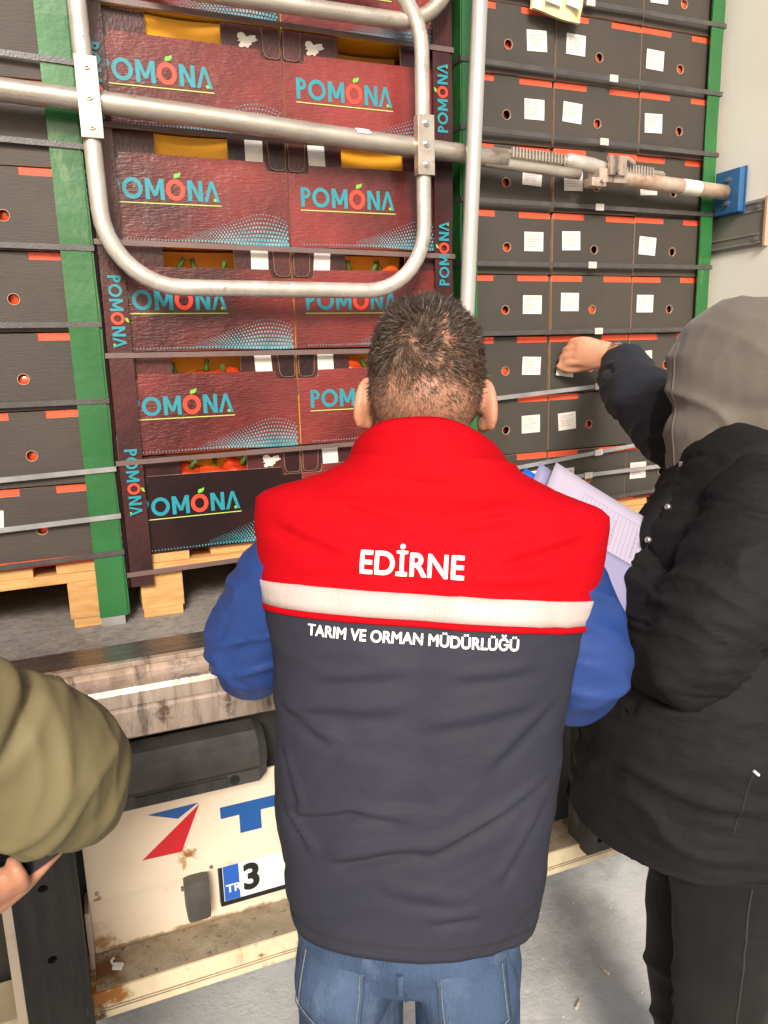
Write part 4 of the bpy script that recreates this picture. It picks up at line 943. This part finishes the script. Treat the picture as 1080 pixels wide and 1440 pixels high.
def keep1(L, n):
    x, y, z = L[:, 0], L[:, 1], L[:, 2]; near = (np.abs(x) < .095)*(np.abs(y) < .13)*(z > -.17)*(z < .12)
    w_ = sstep(-.165, -.05, z)*(.62+.38*sstep(-.06, .03, z)); w_ = w_*np.where((y > .045)*(z < .045), 0, 1)*np.where((np.abs(x) > .0825)*(z < -.010), 0, 1)*np.where((y > .015)*(z < -.02), 0, 1)
    w_ = w_*(.55+.75*vnoise(L*95, 9)); w_ = w_*(1-.88*np.exp(-(((x-.026)/.011)**2+((z-.048)/.030)**2))*(y < 0)); return w_*near+1e-9*0
def len1(p, rng):
    z = p[:, 2]; return (.0035+.0055*sstep(-.09, .0, z)+.0075*sstep(.02, .08, z))*(.7+.6*rng.random(len(p)))
wlink('hair', hair_mesh(body1, HC, hm, 95000, (-.014, -.094, .014), keep1, len1), m1)
# jeans
jp = [limb([HIP+V3(0, 0, .07), HIP+V3(0, 0, .035), HIP-V3(0, 0, .010), HIP-V3(0, 0, .030)], [(.148, .108), (.155, .116), (.154, .106), (.135, .046)], side=R1)]
for k_, ft, sg in ((kneeL, ftL, -1), (kneeR, ftR, 1)):
    h0 = HIP+R1*.081*sg-V3(0, 0, .03); jp.append(limb([h0, h0-V3(0, 0, .10)-F1*.002, k_, ft+V3(0, 0, .22), ft+V3(0, 0, .045)], [(.075, .108), (.073, .098), .066, .062, .068], side=R1))
    jp.append(ellipsoid(HIP+R1*.081*sg-F1*.055-V3(0, 0, .025), (.066, .068, .072)))
jeans = fuse(jp, .006, 6); P, N = co_no(jeans); displace(jeans, (folds(P, (.15, .1, 1), 26, 8, 21)-.35)*.004*sstep(.86, .7, P[:, 2])+ (vnoise(P*30, 2)-.5)*.0015); setmat(jeans, 'denim'); jo = wlink('jeans', jeans, m1); jb = bvh_of(jeans)
def on_jeans(lat, z, off): 
    o = HIP+R1*lat-F1*.5; o.z = z; h = jb.ray_cast(o, F1); p = h[0] if h[0] else o+F1*.4; nn = h[1] if h[0] else -F1
    if nn.dot(F1) > 0: nn = -nn
    return p+nn*off
def patch(name, quad, off, mk, parent, n=12):
    V = []; F = []
    for j in range(n+1):
        for i in range(n+1):
            u, v = i/n, j/n; a = Vector(quad[0])*(1-u)*(1-v)+Vector(quad[1])*u*(1-v)+Vector(quad[2])*u*v+Vector(quad[3])*(1-u)*v; ed = min(u, 1-u, v, 1-v); V.append(on_jeans(a.x, a.y, off if ed > 1e-6 else .0002))
    for j in range(n):
        for i in range(n): q = j*(n+1)+i; F.append((q, q+1, q+n+2, q+n+1))
    return wlink(name, mesh(V, F, mk, None, True, name), parent)
def seam(name, pts, r, mk, parent, fn, dash=False):
    P = []
    for a, b in zip(pts[:-1], pts[1:]):
        for t in np.linspace(0, 1, 12)[:-1]: P.append(fn(a[0]*(1-t)+b[0]*t, a[1]*(1-t)+b[1]*t, .0012))
    P.append(fn(*pts[-1], .0012)); mb = MB()
    mb.tube(P, r, 5); return wlink(name, mb.data(name, mk), parent)
for sg in (-1, 1):
    # pocket: outer top, inner top, inner bottom, tip, outer bottom
    oT, iT, iB, tp_, oB = (.128*sg, .928), (.044*sg, .930), (.052*sg, .862), (.090*sg, .846), (.135*sg, .868)
    pk = patch('back_pocket', [oT, iT, iB, oB] if sg < 0 else [oT, iT, iB, oB], .0022, 'denim', jo)
    for k_, dx in enumerate((0, .005)): seam('stitching', [(oT[0]-dx*sg, oT[1]), (oB[0]-dx*sg, oB[1]+dx), (tp_[0], tp_[1]+dx), (iB[0]+dx*sg, iB[1]+dx), (iT[0]+dx*sg, iT[1])], .0007, 'stitch' if k_ else 'dstitch', pk, lambda a, b, o: on_jeans(a, b, .0035))
seam('belt_loop', [(.000, .940), (-.001, .908)], .0050, 'denim', jo, lambda a, b, o: on_jeans(a, b, .001))
seam('centre_seam', [(0.006, .905), (0.004, .84)], .0012, 'dstitch', jo, lambda a, b, o: on_jeans(a, b, .0008))
for ft, sg in ((ftL, -1), (ftR, 1)):
    me = fuse([shoe(ft, F1+R1*.15*sg, R1)], .006, 4); setmat(me, 'shoe'); wlink('shoe', me, m1)

# ------------------------------------------------------------------ person 2: hooded person reaching for a label
m2 = thing('person', 'hooded person in a black parka and grey hood reaching for a carton label', 'person', (.97, -.85, 0))
yb2 = R(-60); F2 = V3(math.sin(yb2), math.cos(yb2), 0); R2_ = V3(math.cos(yb2), -math.sin(yb2), 0)
H2 = V3(.985, -.845, .872); S2 = V3(1.055, -.795, 1.44)
HC2 = V3(1.100, -.760, 1.612); hm2 = Matrix.Rotation(-R(-16), 3, 'Z') @ Matrix.Rotation(R(-8), 3, 'X')
shL2, shR2 = S2-R2_*.150-V3(0, 0, .025), S2+R2_*.165+V3(0, 0, .03)
elL2, waL2 = V3(.835, -.925, 1.205), V3(.905, -.745, 1.30)
waR2 = V3(1.315, -.13, 1.664); elR2 = V3(1.165, -.40, 1.575)
tw = [limb([S2+V3(0, 0, .02), S2-V3(0, 0, .12)+F2*.02, (S2+H2)/2+F2*.03, H2+V3(0, 0, .16)+F2*.035, H2+F2*.04], [(.175, .105), (.212, .150), (.215, .165), (.222, .185), (.235, .205)], side=R2_, seg=32)]
tw += [limb([shR2-R2_*.05, shR2, (shR2+elR2)/2, elR2, (elR2+waR2)/2, waR2-(waR2-elR2)*.27], [.075, .085, .080, .072, .062, .050], seg=24)]
park = fuse(tw, .0075, 8); P, N = co_no(park)
d = (folds(P, (.3, .2, 1), 22, 6, 31)-.35)*.010+(folds(P, (.2, .2, 1), 62, 11, 33)-.3)*.0045-thin(P, (.3, .1, 1), 26, 7, 36)*.009
bot = P[:, 2] < H2.z-.015
displace(park, d); a, b_ = co_no(park); a[:, 2] = np.where(a[:, 2] < H2.z, H2.z+(a[:, 2]-H2.z)*.06, a[:, 2]); park.vertices.foreach_set('co', a.ravel()); setmat(park, 'parka', 'navy')
fc = np.array([p.center for p in park.polygons]); mi = ((np.linalg.norm(fc[:, :2]-np.array(shR2)[:2], axis=1) > .12)*(fc[:, 1] > -.60)*(fc[:, 2] > 1.40)).astype(int); park.polygons.foreach_set('material_index', mi)
pk2 = wlink('parka', park, m2)
slv = fuse([limb([shL2+R2_*.06, shL2, shL2*.5+elL2*.5-R2_*.02, elL2, elL2*.55+waL2*.45, waL2], [.080, .094, .090, .084, .070, .056], seg=24)], .0065, 7); P, N = co_no(slv)
displace(slv, (folds(P, (.55, .1, 1), 30, 7, 44)-.35)*.010+(folds(P, (.4, .1, 1), 75, 12, 46)-.3)*.005-thin(P, (.5, .1, 1), 28, 8, 48)*.009); setmat(slv, 'parka'); wlink('near_sleeve', slv, pk2)
# open front edge with dark lining and snap buttons
fr = MB()
ln_ = [(HC2+F2*.10-R2_*.07-V3(0, 0, .155)), S2+F2*.150-R2_*.05-V3(0, 0, .05), S2+F2*.19-R2_*.06-V3(0, 0, .20), (S2+H2)/2+F2*.205-R2_*.07]
v, f = limb(ln_, [(.018, .007), (.020, .008), (.021, .009), (.018, .008)], side=R2_+F2*.4); fr.add(v, f); wlink('front_placket', fr.data('front_placket', 'parka', True), pk2)
for p in (ln_[0]*.35+ln_[1]*.65-R2_*.032+F2*.004, ln_[1]*.8+ln_[2]*.2-R2_*.036+F2*.004):
    bt = MB(); v, f = ellipsoid(p, (.006, .006, .006)); bt.add(v, f); wlink('snap_button', bt.data('snap_button', 'steel', True), pk2)
# jacket collar
me = fuse([limb([HC2+V3(0, 0, -.165)+F2*.07, HC2+V3(0, 0, -.16)-R2_*.115-F2*.01, HC2+V3(0, 0, -.155)-F2*.11, HC2+V3(0, 0, -.15)+R2_*.11-F2*.01, HC2+V3(0, 0, -.165)+F2*.07], [(.028, .028)]*5)], .007, 4); setmat(me, 'parka'); wlink('collar', me, pk2)
# hood
hv = [ellipsoid(HC2+V3(0, 0, .008), (.124, .150, .142), hm2), ellipsoid(HC2+V3(0, 0, -.075), (.128, .140, .108), hm2), limb([HC2+F2*.045+V3(0, 0, -.02), HC2+F2*.06+V3(0, 0, -.12), HC2+F2*.065+V3(0, 0, -.20)], [(.10, .078), (.09, .07), (.05, .045)], side=R2_)]
hd = fuse(hv, .006, 10); P, N = co_no(hd); L = (P-np.array(HC2))@np.array(hm2)
# hollow the front so the hood has an opening with a face inside
inn = np.exp(-((L[:, 0]/.075)**2+((L[:, 2]+.015)/.10)**2)**2)*(L[:, 1] > .04); rimr = np.sqrt((L[:, 0]/.075)**2+((L[:, 2]+.015)/.10)**2); 
displace(hd, (folds(P, (.5, -.2, .6), 18, 5, 51)-.35)*.010+(folds(P, (-.4, .5, .5), 40, 12, 53)-.3)*.0025-inn*.075+np.exp(-((rimr-1.25)/.16)**2)*(L[:, 1] > .03)*.006); setmat(hd, 'hood'); ho = wlink('hood', hd, m2)
hmb = bvh_of(hd)
def hood_line(x, y0, y1, z0, z1):
    out = []
    for t in np.linspace(0, 1, 24):
        y = y0+(y1-y0)*t; z = z0+(z1-z0)*t; o = HC2+hm2 @ V3(-.4, y, z); h = hmb.ray_cast(o, hm2 @ V3(1, 0, 0))
        if h[0]: out.append(h[0]+hm2 @ V3(-.0002, 0, 0))
    return out
q = hood_line(0, .072, .085, .085, -.17)
if len(q) > 4: mb = MB(); mb.tube(q, .0016, 5); wlink('hood_seam', mb.data('hood_seam', 'hood'), ho)
mb = MB(); q0 = HC2+F2*.118-R2_*.058-V3(0, 0, .130); mb.tube([q0, q0+V3(-.004, -.006, -.03), q0+V3(-.012, -.004, -.06)], .004, 6); wlink('drawcord', mb.data('drawcord', 'hood', True), ho)
parts = head_parts(HC2, hm2); parts += [limb([HC2+hm2 @ V3(0, -.03, -.06), S2+V3(0, 0, .04)], [.058, .062]), limb([S2+V3(0, 0, .03), (S2+H2)/2, H2+V3(0, 0, .08)], [(.14, .06), (.15, .09), (.11, .07)], side=R2_)]
for a, b, c in ((shL2, elL2, waL2), (shR2, elR2, waR2)): parts.append(limb([a, (a+b)/2, b, (b+c)/2, c], [.045, .042, .038, .034, .026]))
# right hand pinching the label
Kn = V3(1.243, -.062, 1.676); parts.append(limb([waR2-(waR2-elR2)*.1, waR2, waR2+(Kn-waR2)*.3], [(.030, .025), (.029, .023), (.031, .021)], side=V3(0, 0, 1)))
parts += hand_parts(waR2, Kn, V3(.10, -.12, 1), V3(.15, .9, -.45), lens=(.040, .024, .019), curl=(22, 58, 50), spread=.0192, r0=.0095,
                    thumb=[waR2*.6+Kn*.4+V3(0, .004, -.026), Kn+V3(.014, .012, -.046), Kn+V3(-.010, .030, -.048), Kn+V3(-.026, .044, -.040)])
parts += hand_parts(waL2, waL2+V3(-.015, .06, .055), V3(.6, -.3, .4), V3(-.6, .4, -.2), curl=(15, 30, 30), thumb=None)
T2 = H2+V3(.030, -.012, 0)
k2L, k2R = T2-R2_*.085-V3(0, 0, .40)+F2*.01, T2+R2_*.09-V3(0, 0, .40)+F2*.03; f2L, f2R = T2-R2_*.10, T2+R2_*.11; f2L.z = f2R.z = 0
for k_, ft, sg in ((k2L, f2L, -1), (k2R, f2R, 1)): parts.append(limb([T2+R2_*.080*sg, k_, ft+V3(0, 0, .09)], [.060, .048, .035]))
body2 = fuse(parts, .0045, 3); setmat(body2, 'skin'); b2o = wlink('body', body2, m2); eyes(b2o, HC2, hm2)
tp2 = [limb([T2+V3(0, 0, .12), T2, T2-V3(0, 0, .06)], [(.155, .125), (.160, .130), (.15, .115)], side=R2_)]
for k_, ft, sg in ((k2L, f2L, -1), (k2R, f2R, 1)):
    h0 = T2+R2_*.080*sg-V3(0, 0, .03); tp2.append(limb([h0, h0-V3(0, 0, .13), k_, ft+V3(0, 0, .22), ft+V3(0, 0, .045)], [(.086, .118), (.082, .104), .076, .070, .074], side=R2_))
tr2 = fuse(tp2, .0065, 5); P, N = co_no(tr2); displace(tr2, (folds(P, (.35, .2, .6), 16, 6, 61)-.3)*.009); setmat(tr2, 'trouser'); to = wlink('trousers', tr2, m2)
tb_ = bvh_of(tr2)
def on_tr(y_off, z, off):
    o = T2-R2_*.6+F2*y_off; o.z = z; h = tb_.ray_cast(o, R2_); p = h[0] if h[0] else o+R2_*.45; return p-R2_*off
seam('side_seam', [(.004, .82), (.006, .6), (.010, .3)], .0016, 'greyseam', to, lambda a, b, o: on_tr(a, b, .0006))
for ft, sg in ((f2L, -1), (f2R, 1)):
    me = fuse([shoe(ft, F2+R2_*.15*sg, R2_)], .006, 4); setmat(me, 'shoe'); wlink('shoe', me, m2)
# parka pocket zip and pull
pb = bvh_of(park)
def on_pk(f_, z, off):
    o = H2-R2_*.7+F2*f_; o.z = z; h = pb.ray_cast(o, R2_); p = h[0] if h[0] else o+R2_*.45; return p-R2_*off
seam('pocket_zip', [(.005, 1.055), (.028, .955)], .0014, 'navy', pk2, lambda a, b, o: on_pk(a, b, .0006))
mb = MB(); p = on_pk(.004, 1.062, .003); mb.tube([p, p+F2*-.008+V3(0, 0, -.007)], .0022, 6); wlink('zip_pull', mb.data('zip_pull', 'whitep'), pk2)
seam('side_seam', [(-.045, 1.20), (-.05, .86)], .0011, 'navy', pk2, lambda a, b, o: on_pk(a, b, .0003))
# watch
dw = (waR2-elR2).normalized(); wc = waR2-dw*.004; wt = thing('wrist_watch', 'steel watch on the wrist of the reaching hand', 'watch', wc)
A = V3(0, 0, 1); A = (A-dw*A.dot(dw)).normalized(); B = dw.cross(A); mb = MB(); nseg = 26
for i in range(nseg):
    a0 = 2*math.pi*i/nseg; c0 = wc+A*.0325*math.cos(a0)+B*.0265*math.sin(a0); tn = (-A*math.sin(a0)*.0325+B*math.cos(a0)*.0265).normalized(); nr = tn.cross(dw)
    vs = [c0+dw*x*.008+tn*y*.0032+nr*z*.0013 for x in (-1, 1) for y in (-1, 1) for z in (-1, 1)]
    mb.add(vs, [(0, 1, 3, 2), (4, 6, 7, 5), (0, 4, 5, 1), (2, 3, 7, 6), (0, 2, 6, 4), (1, 5, 7, 3)])
wlink('bracelet', mb.data('bracelet', 'steel'), wt)
cd = -B if B.y > 0 else B; mb = MB(); c0 = wc+cd*.0275; mb.tube([c0, c0+cd*.008], .017, 24); wlink('watch_case', mb.data('watch_case', 'steel'), wt); mb = MB(); mb.tube([c0+cd*.0081, c0+cd*.0086], .0145, 24); wlink('watch_dial', mb.data('watch_dial', 'black'), wt)
# peeled label in the fingers
lb = MB(); V = []; F = []
for j in range(7):
    for i in range(7):
        u, v = i/6, j/6; x = 1.222+.056*u; z = 1.612+.050*v; V.append((x-.006, -.0062-.030*max(0, v-.35)**1.6-.012*(1-u)*v, z-.008*u))
for j in range(6):
    for i in range(6): q = j*7+i; F.append((q, q+1, q+8, q+7))
V2 = [(a, b+.0006, c) for a, b, c in V]; lb.add(V, F); lb.add(V2, [tuple(reversed(f)) for f in F]); o = lb.obj('peeled_label', 'paper', None, True); tag(o, 'white paper label being peeled off a carton by the hooded person', 'label')

# ------------------------------------------------------------------ person 3: olive jacket at the left edge
m3 = thing('person', 'person in an olive green jacket at the left edge, elbow out, holding a phone', 'person', (-.36, -1.06, 0))
F3 = V3(math.sin(R(-4)), math.cos(R(-4)), 0); R3 = V3(math.cos(R(-4)), -math.sin(R(-4)), 0)
S3 = V3(-.375, -1.05, 1.43); H3 = V3(-.385, -1.07, .86); HC3 = V3(-.385, -.985, 1.665); hm3 = Matrix.Rotation(R(4), 3, 'Z') @ Matrix.Rotation(R(-25), 3, 'X')
sR3, eR3 = S3+R3*.185-V3(0, 0, .075), V3(-.072, -.972, 1.258); wR3 = V3(-.066, -.868, 1.138)
sL3, eL3, wL3 = S3-R3*.185-V3(0, 0, .02), V3(-.62, -1.03, 1.18), V3(-.42, -.86, 1.15)
jk = fuse([limb([S3+V3(0, 0, .02), S3-V3(0, 0, .12), (S3+H3)/2, H3+V3(0, 0, .1), H3], [(.165, .10), (.195, .125), (.185, .125), (.19, .13), (.195, .135)], side=R3, seg=32), limb([sL3+R3*.05, sL3, (sL3+eL3)/2, eL3, (eL3+wL3)/2, wL3], [.07, .08, .076, .068, .06, .05])], .008, 6)
P, N = co_no(jk); displace(jk, (folds(P, (.2, .1, 1), 18, 6, 71)-.35)*.010); setmat(jk, 'olive'); jk3 = wlink('jacket', jk, m3)
s3 = fuse([limb([sR3-R3*.04, sR3+R3*.01, (sR3+eR3)/2+V3(.01, 0, .022), eR3+V3(-.004, -.003, .004), (eR3+wR3)/2+V3(.012, .012, -.004), wR3+V3(.004, -.004, .012)], [.070, .068, .070, .082, .064, .042], seg=28)], .0055, 7); P, N = co_no(s3)
E0 = np.array(eR3); ax = np.array(eR3-sR3); ax /= np.linalg.norm(ax)
d = (folds(P, ax, 20, 6, 83)-.4)*.009+(folds(P, ax+np.array([.3, .5, .2]), 46, 10, 85)-.3)*.003-thin(P, ax+np.array([.1, .3, -.6]), 22, 7, 88)*.007
tt = (P-np.array(sR3))@ax; d = d-.016*np.exp(-((tt-.075-.25*(P[:, 2]-1.36))/.010)**2)*sstep(1.30, 1.36, P[:, 2])
displace(s3, d); setmat(s3, 'olive'); wlink('near_sleeve', s3, jk3)
parts = head_parts(HC3, hm3)+[limb([HC3+hm3 @ V3(0, -.03, -.06), S3+V3(0, 0, .05)], [.058, .06]), limb([S3+V3(0, 0, .03), (S3+H3)/2, H3+V3(0, 0, .06)], [(.14, .06), (.15, .09), (.11, .07)], side=R3)]
for a, b, c in ((sR3, eR3, wR3), (sL3, eL3, wL3)): parts.append(limb([a, (a+b)/2, b, (b+c)/2, c], [.045, .042, .038, .034, .026]))
parts.append(limb([wR3, V3(-.0860, -.8860, 1.1210), V3(-.1260, -.8850, 1.0860), V3(-.1640, -.8810, 1.0620)], [(.022, .018), (.022, .015), (.026, .013), (.026, .011)], side=V3(.2, .75, .62)))
for q in (((-.153, -.8894, 1.0611), (-.1514, -.9105, 1.0821), (-.1532, -.9166, 1.1001), (-.1593, -.906, 1.1073)), ((-.1343, -.8943, 1.072), (-.1331, -.9153, 1.0927), (-.1351, -.9213, 1.1106), (-.1412, -.9107, 1.1179)),
          ((-.1155, -.8991, 1.083), (-.1148, -.92, 1.1033), (-.117, -.926, 1.1211), (-.123, -.9154, 1.1284)), ((-.0967, -.904, 1.0939), (-.0965, -.9248, 1.1139), (-.099, -.9307, 1.1316), (-.1048, -.9201, 1.139))):
    parts.append(limb([V3(*e_)+V3(-.020, .004, -.010) for e_ in q], [.0092, .0090, .0085, .0072], seg=12, capn=3))
parts += hand_parts(wL3, wL3+V3(.07, .045, 0), V3(0, 0, -1), V3(.3, -.9, 0), curl=(15, 40, 40))
k3L, k3R = H3-R3*.09-V3(0, 0, .42), H3+R3*.09-V3(0, 0, .42); f3L, f3R = H3-R3*.10, H3+R3*.10; f3L.z = f3R.z = 0
for k_, ft, sg in ((k3L, f3L, -1), (k3R, f3R, 1)): parts.append(limb([H3+R3*.080*sg, k_, ft+V3(0, 0, .09)], [.060, .048, .035]))
body3 = fuse(parts, .0048, 3); setmat(body3, M['scalp'])
def stub3(L): return np.clip(sstep(-.06, .0, L[:, 2])*sstep(.07, .05, L[:, 1])+sstep(.05, .07, L[:, 2]), 0, 1)*(np.abs(L[:, 2]) < .2)
stubble(body3, HC3, hm3, stub3); b3 = wlink('body', body3, m3); eyes(b3, HC3, hm3)
def keep3(L, n): x, y, z = L[:, 0], L[:, 1], L[:, 2]; return (np.abs(x) < .1)*(np.abs(y) < .12)*(z < .12)*sstep(-.07, -.02, z)*np.where((y > .05)*(z < .05), 0, 1)*np.where((np.abs(x) > .079)*(z < -.01), 0, 1)
wlink('hair', hair_mesh(body3, HC3, hm3, 9000, (0, -.09, .03), keep3, lambda p, rng: .02*(.7+.6*rng.random(len(p))), 5), m3)
tp3 = [limb([H3+V3(0, 0, .08), H3, H3-V3(0, 0, .06)], [(.15, .11), (.155, .115), (.145, .105)], side=R3)]
for k_, ft, sg in ((k3L, f3L, -1), (k3R, f3R, 1)):
    h0 = H3+R3*.080*sg-V3(0, 0, .03); tp3.append(limb([h0, k_, ft+V3(0, 0, .22), ft+V3(0, 0, .045)], [(.085, .11), .07, .065, .07], side=R3))
t3 = fuse(tp3, .008, 5); P, N = co_no(t3); displace(t3, (folds(P, (.2, .1, 1), 24, 7, 91)-.3)*.006); M['khaki'] = mat('khaki_trouser', (.10, .085, .05), .85, bump=.2, bscale=300); setmat(t3, 'khaki'); wlink('trousers', t3, m3)
for ft, sg in ((f3L, -1), (f3R, 1)):
    me = fuse([shoe(ft, F3+R3*.15*sg, R3)], .007, 4); setmat(me, 'shoe'); wlink('shoe', me, m3)
# phone
ph = thing('mobile_phone', 'black phone in the hand of the person at the left edge', 'phone', (-.142, -.896, 1.124))
ph.rotation_euler = (R(-20), R(-31), R(-6))
t = MB(); t.box(-.078, .066, -.0045, .0045, -.038, .038, bev=.004); autosmooth(t.obj('phone_case', 'phone', ph)); t = MB(); t.box(-.074, .062, .0046, .0050, -.034, .034); t.obj('phone_screen', 'black', ph)

# ------------------------------------------------------------------ papers between the two men
def sheet(name, label, cat, c, mk, th=.0008, bend=.0, n=10, group=None):
    """quad c = TL, TR, BR, BL"""
    c = [Vector(q) for q in c]; nn = (c[1]-c[0]).cross(c[3]-c[0]).normalized(); t = thing(name, label, cat, c[3], group); V = []; F = []
    for s_ in (0, 1):
        for j in range(n+1):
            for i in range(n+1):
                u, v = i/n, j/n; p = c[0]*(1-u)*(1-v)+c[1]*u*(1-v)+c[2]*u*v+c[3]*(1-u)*v; V.append(p+nn*(bend*math.sin(math.pi*u)*(1-.4*v)-th*s_))
    o_ = (n+1)**2
    for j in range(n):
        for i in range(n): q = j*(n+1)+i; F.append((q, q+1, q+n+2, q+n+1)); F.append((q+o_, q+n+1+o_, q+n+2+o_, q+1+o_))
    def edge(a, b): F.append((a, b, b+o_, a+o_))
    for i in range(n): edge(i+1, i); edge(n*(n+1)+i, n*(n+1)+i+1); edge(i*(n+1), (i+1)*(n+1)); edge((i+1)*(n+1)+n, i*(n+1)+n)
    wlink('leaf' if cat == 'paper' else 'cover', mesh(V, F, mk, None, True), t)
    def P(u, v, off): return c[0]*(1-u)*(1-v)+c[1]*u*(1-v)+c[2]*u*v+c[3]*(1-u)*v+nn*(bend*math.sin(math.pi*u)*(1-.4*v)+off)
    return t, P, nn
dc = [V3(.775, -.655, 1.484), V3(.935, -.765, 1.365), V3(.832, -.830, 1.235), V3(.665, -.718, 1.350)]
sgn = 1
t, P, nn = sheet('document', 'printed form with a table held between the two men', 'paper', dc, 'docwhite', bend=.006)
out = -1 if nn.dot(V3(0, -1.78, 1.68)-dc[0]) < 0 else 1
mb = MB(); k = 0
def rule(u0, v0, u1, v1, wd):
    global k
    k += 1; off = out*(.0010+.00002*(k % 5)); n_ = 6
    for i in range(n_):
        a, b = i/n_, (i+1)/n_; p, q = (u0+(u1-u0)*a, v0+(v1-v0)*a), (u0+(u1-u0)*b, v0+(v1-v0)*b)
        if abs(u1-u0) > abs(v1-v0): mb.add([P(p[0], p[1]-wd, off), P(q[0], q[1]-wd, off), P(q[0], q[1]+wd, off), P(p[0], p[1]+wd, off)], [(0, 1, 2, 3)])
        else: mb.add([P(p[0]-wd, p[1], off), P(q[0]-wd, q[1], off), P(q[0]+wd, q[1], off), P(p[0]+wd, p[1], off)], [(0, 1, 2, 3)])
for u in np.arange(.30, .985, .034): rule(u, .12, u, .62, .0026)
for v in (.12, .62): rule(.30, v, .98, v, .0035)
for u in (.42, .60, .78):
    for v in np.arange(.2, .5, .05): rule(u, v, u, v+.035, .009)
wlink('form_print', mb.data('form_print', 'line'), t)
sheet('plastic_sleeve', 'lilac plastic pocket over the lower half of the printed form', 'plastic sleeve', [P(0, .55, out*.003), P(1.0, .55, out*.003), P(1.0, 1.08, out*.003), P(0, 1.08, out*.003)], 'sleevep', bend=.004)
sheet('plastic_sleeve', 'lilac clear plastic sleeve behind the printed form', 'plastic sleeve', [V3(.757, -.632, 1.482), V3(.865, -.712, 1.398), V3(.81, -.775, 1.27), V3(.662, -.68, 1.36)], 'sleevep', bend=.010)
sheet('folder', 'bright blue folder behind the plastic sleeve', 'folder', [V3(.735, -.615, 1.472), V3(.885, -.735, 1.345), V3(.868, -.800, 1.190), V3(.662, -.662, 1.345)], 'folder', th=.003)
sheet('document', 'plain white sheets sticking up behind the blue folder', 'paper', [V3(.715, -.598, 1.468), V3(.79, -.652, 1.405), V3(.755, -.69, 1.30), V3(.65, -.63, 1.34)], 'docwhite', bend=.006)

# ------------------------------------------------------------------ litter
def butt(x, y, a, lab):
    t = thing('cigarette_butt', lab, 'cigarette', (x, y, .0045), 'cigarette butts on the concrete', a)
    MB().tube([(-.012, 0, 0), (.004, 0, 0)], .0038, 10).obj('paper_end', 'butt', t); MB().tube([(.0042, 0, 0), (.016, 0, .0004)], .0039, 10).obj('filter', 'filt', t)
butt(1.047, -.407, R(35), 'short cigarette butt on the concrete nearer the jeans'); butt(1.183, -.345, R(100), 'cigarette butt lying nearer the black trousers')
for i in range(26):
    pass
pb_ = MB()
for i in range(420):
    x, y, r = random.uniform(-.2, 2.2), random.uniform(-1.0, .6), random.uniform(.0012, .0045); n_ = 5
    base = [(x+r*math.cos(2*math.pi*k/n_)*random.uniform(.7, 1.3), y+r*math.sin(2*math.pi*k/n_), .0003) for k in range(n_)]
    pb_.add(base+[(x, y, r*.7)], [(k, (k+1) % n_, n_) for k in range(n_)])
tag(pb_.obj('grit', 'ground'), 'loose grit and crumbs scattered on the concrete', 'grit', kind='stuff')
cl = thing('plastic_clip', 'broken clear plastic clip lying on the cream bumper beam', 'clip', (-.045, -.335, .4645), None, R(-25))
t = MB(); t.box(-.010, .010, -.007, .007, -.003, .003, bev=.001)
for a in (-.006, 0, .006): t.box(a-.001, a+.001, -.0065, .0065, .0032, .0045)
t.obj('clip_body', 'whitep', cl); MB().tube([(-.012, .004, 0), (-.018, .010, .004), (-.016, .018, .003)], .0025, 6).obj('clip_loop', 'whitep', cl)
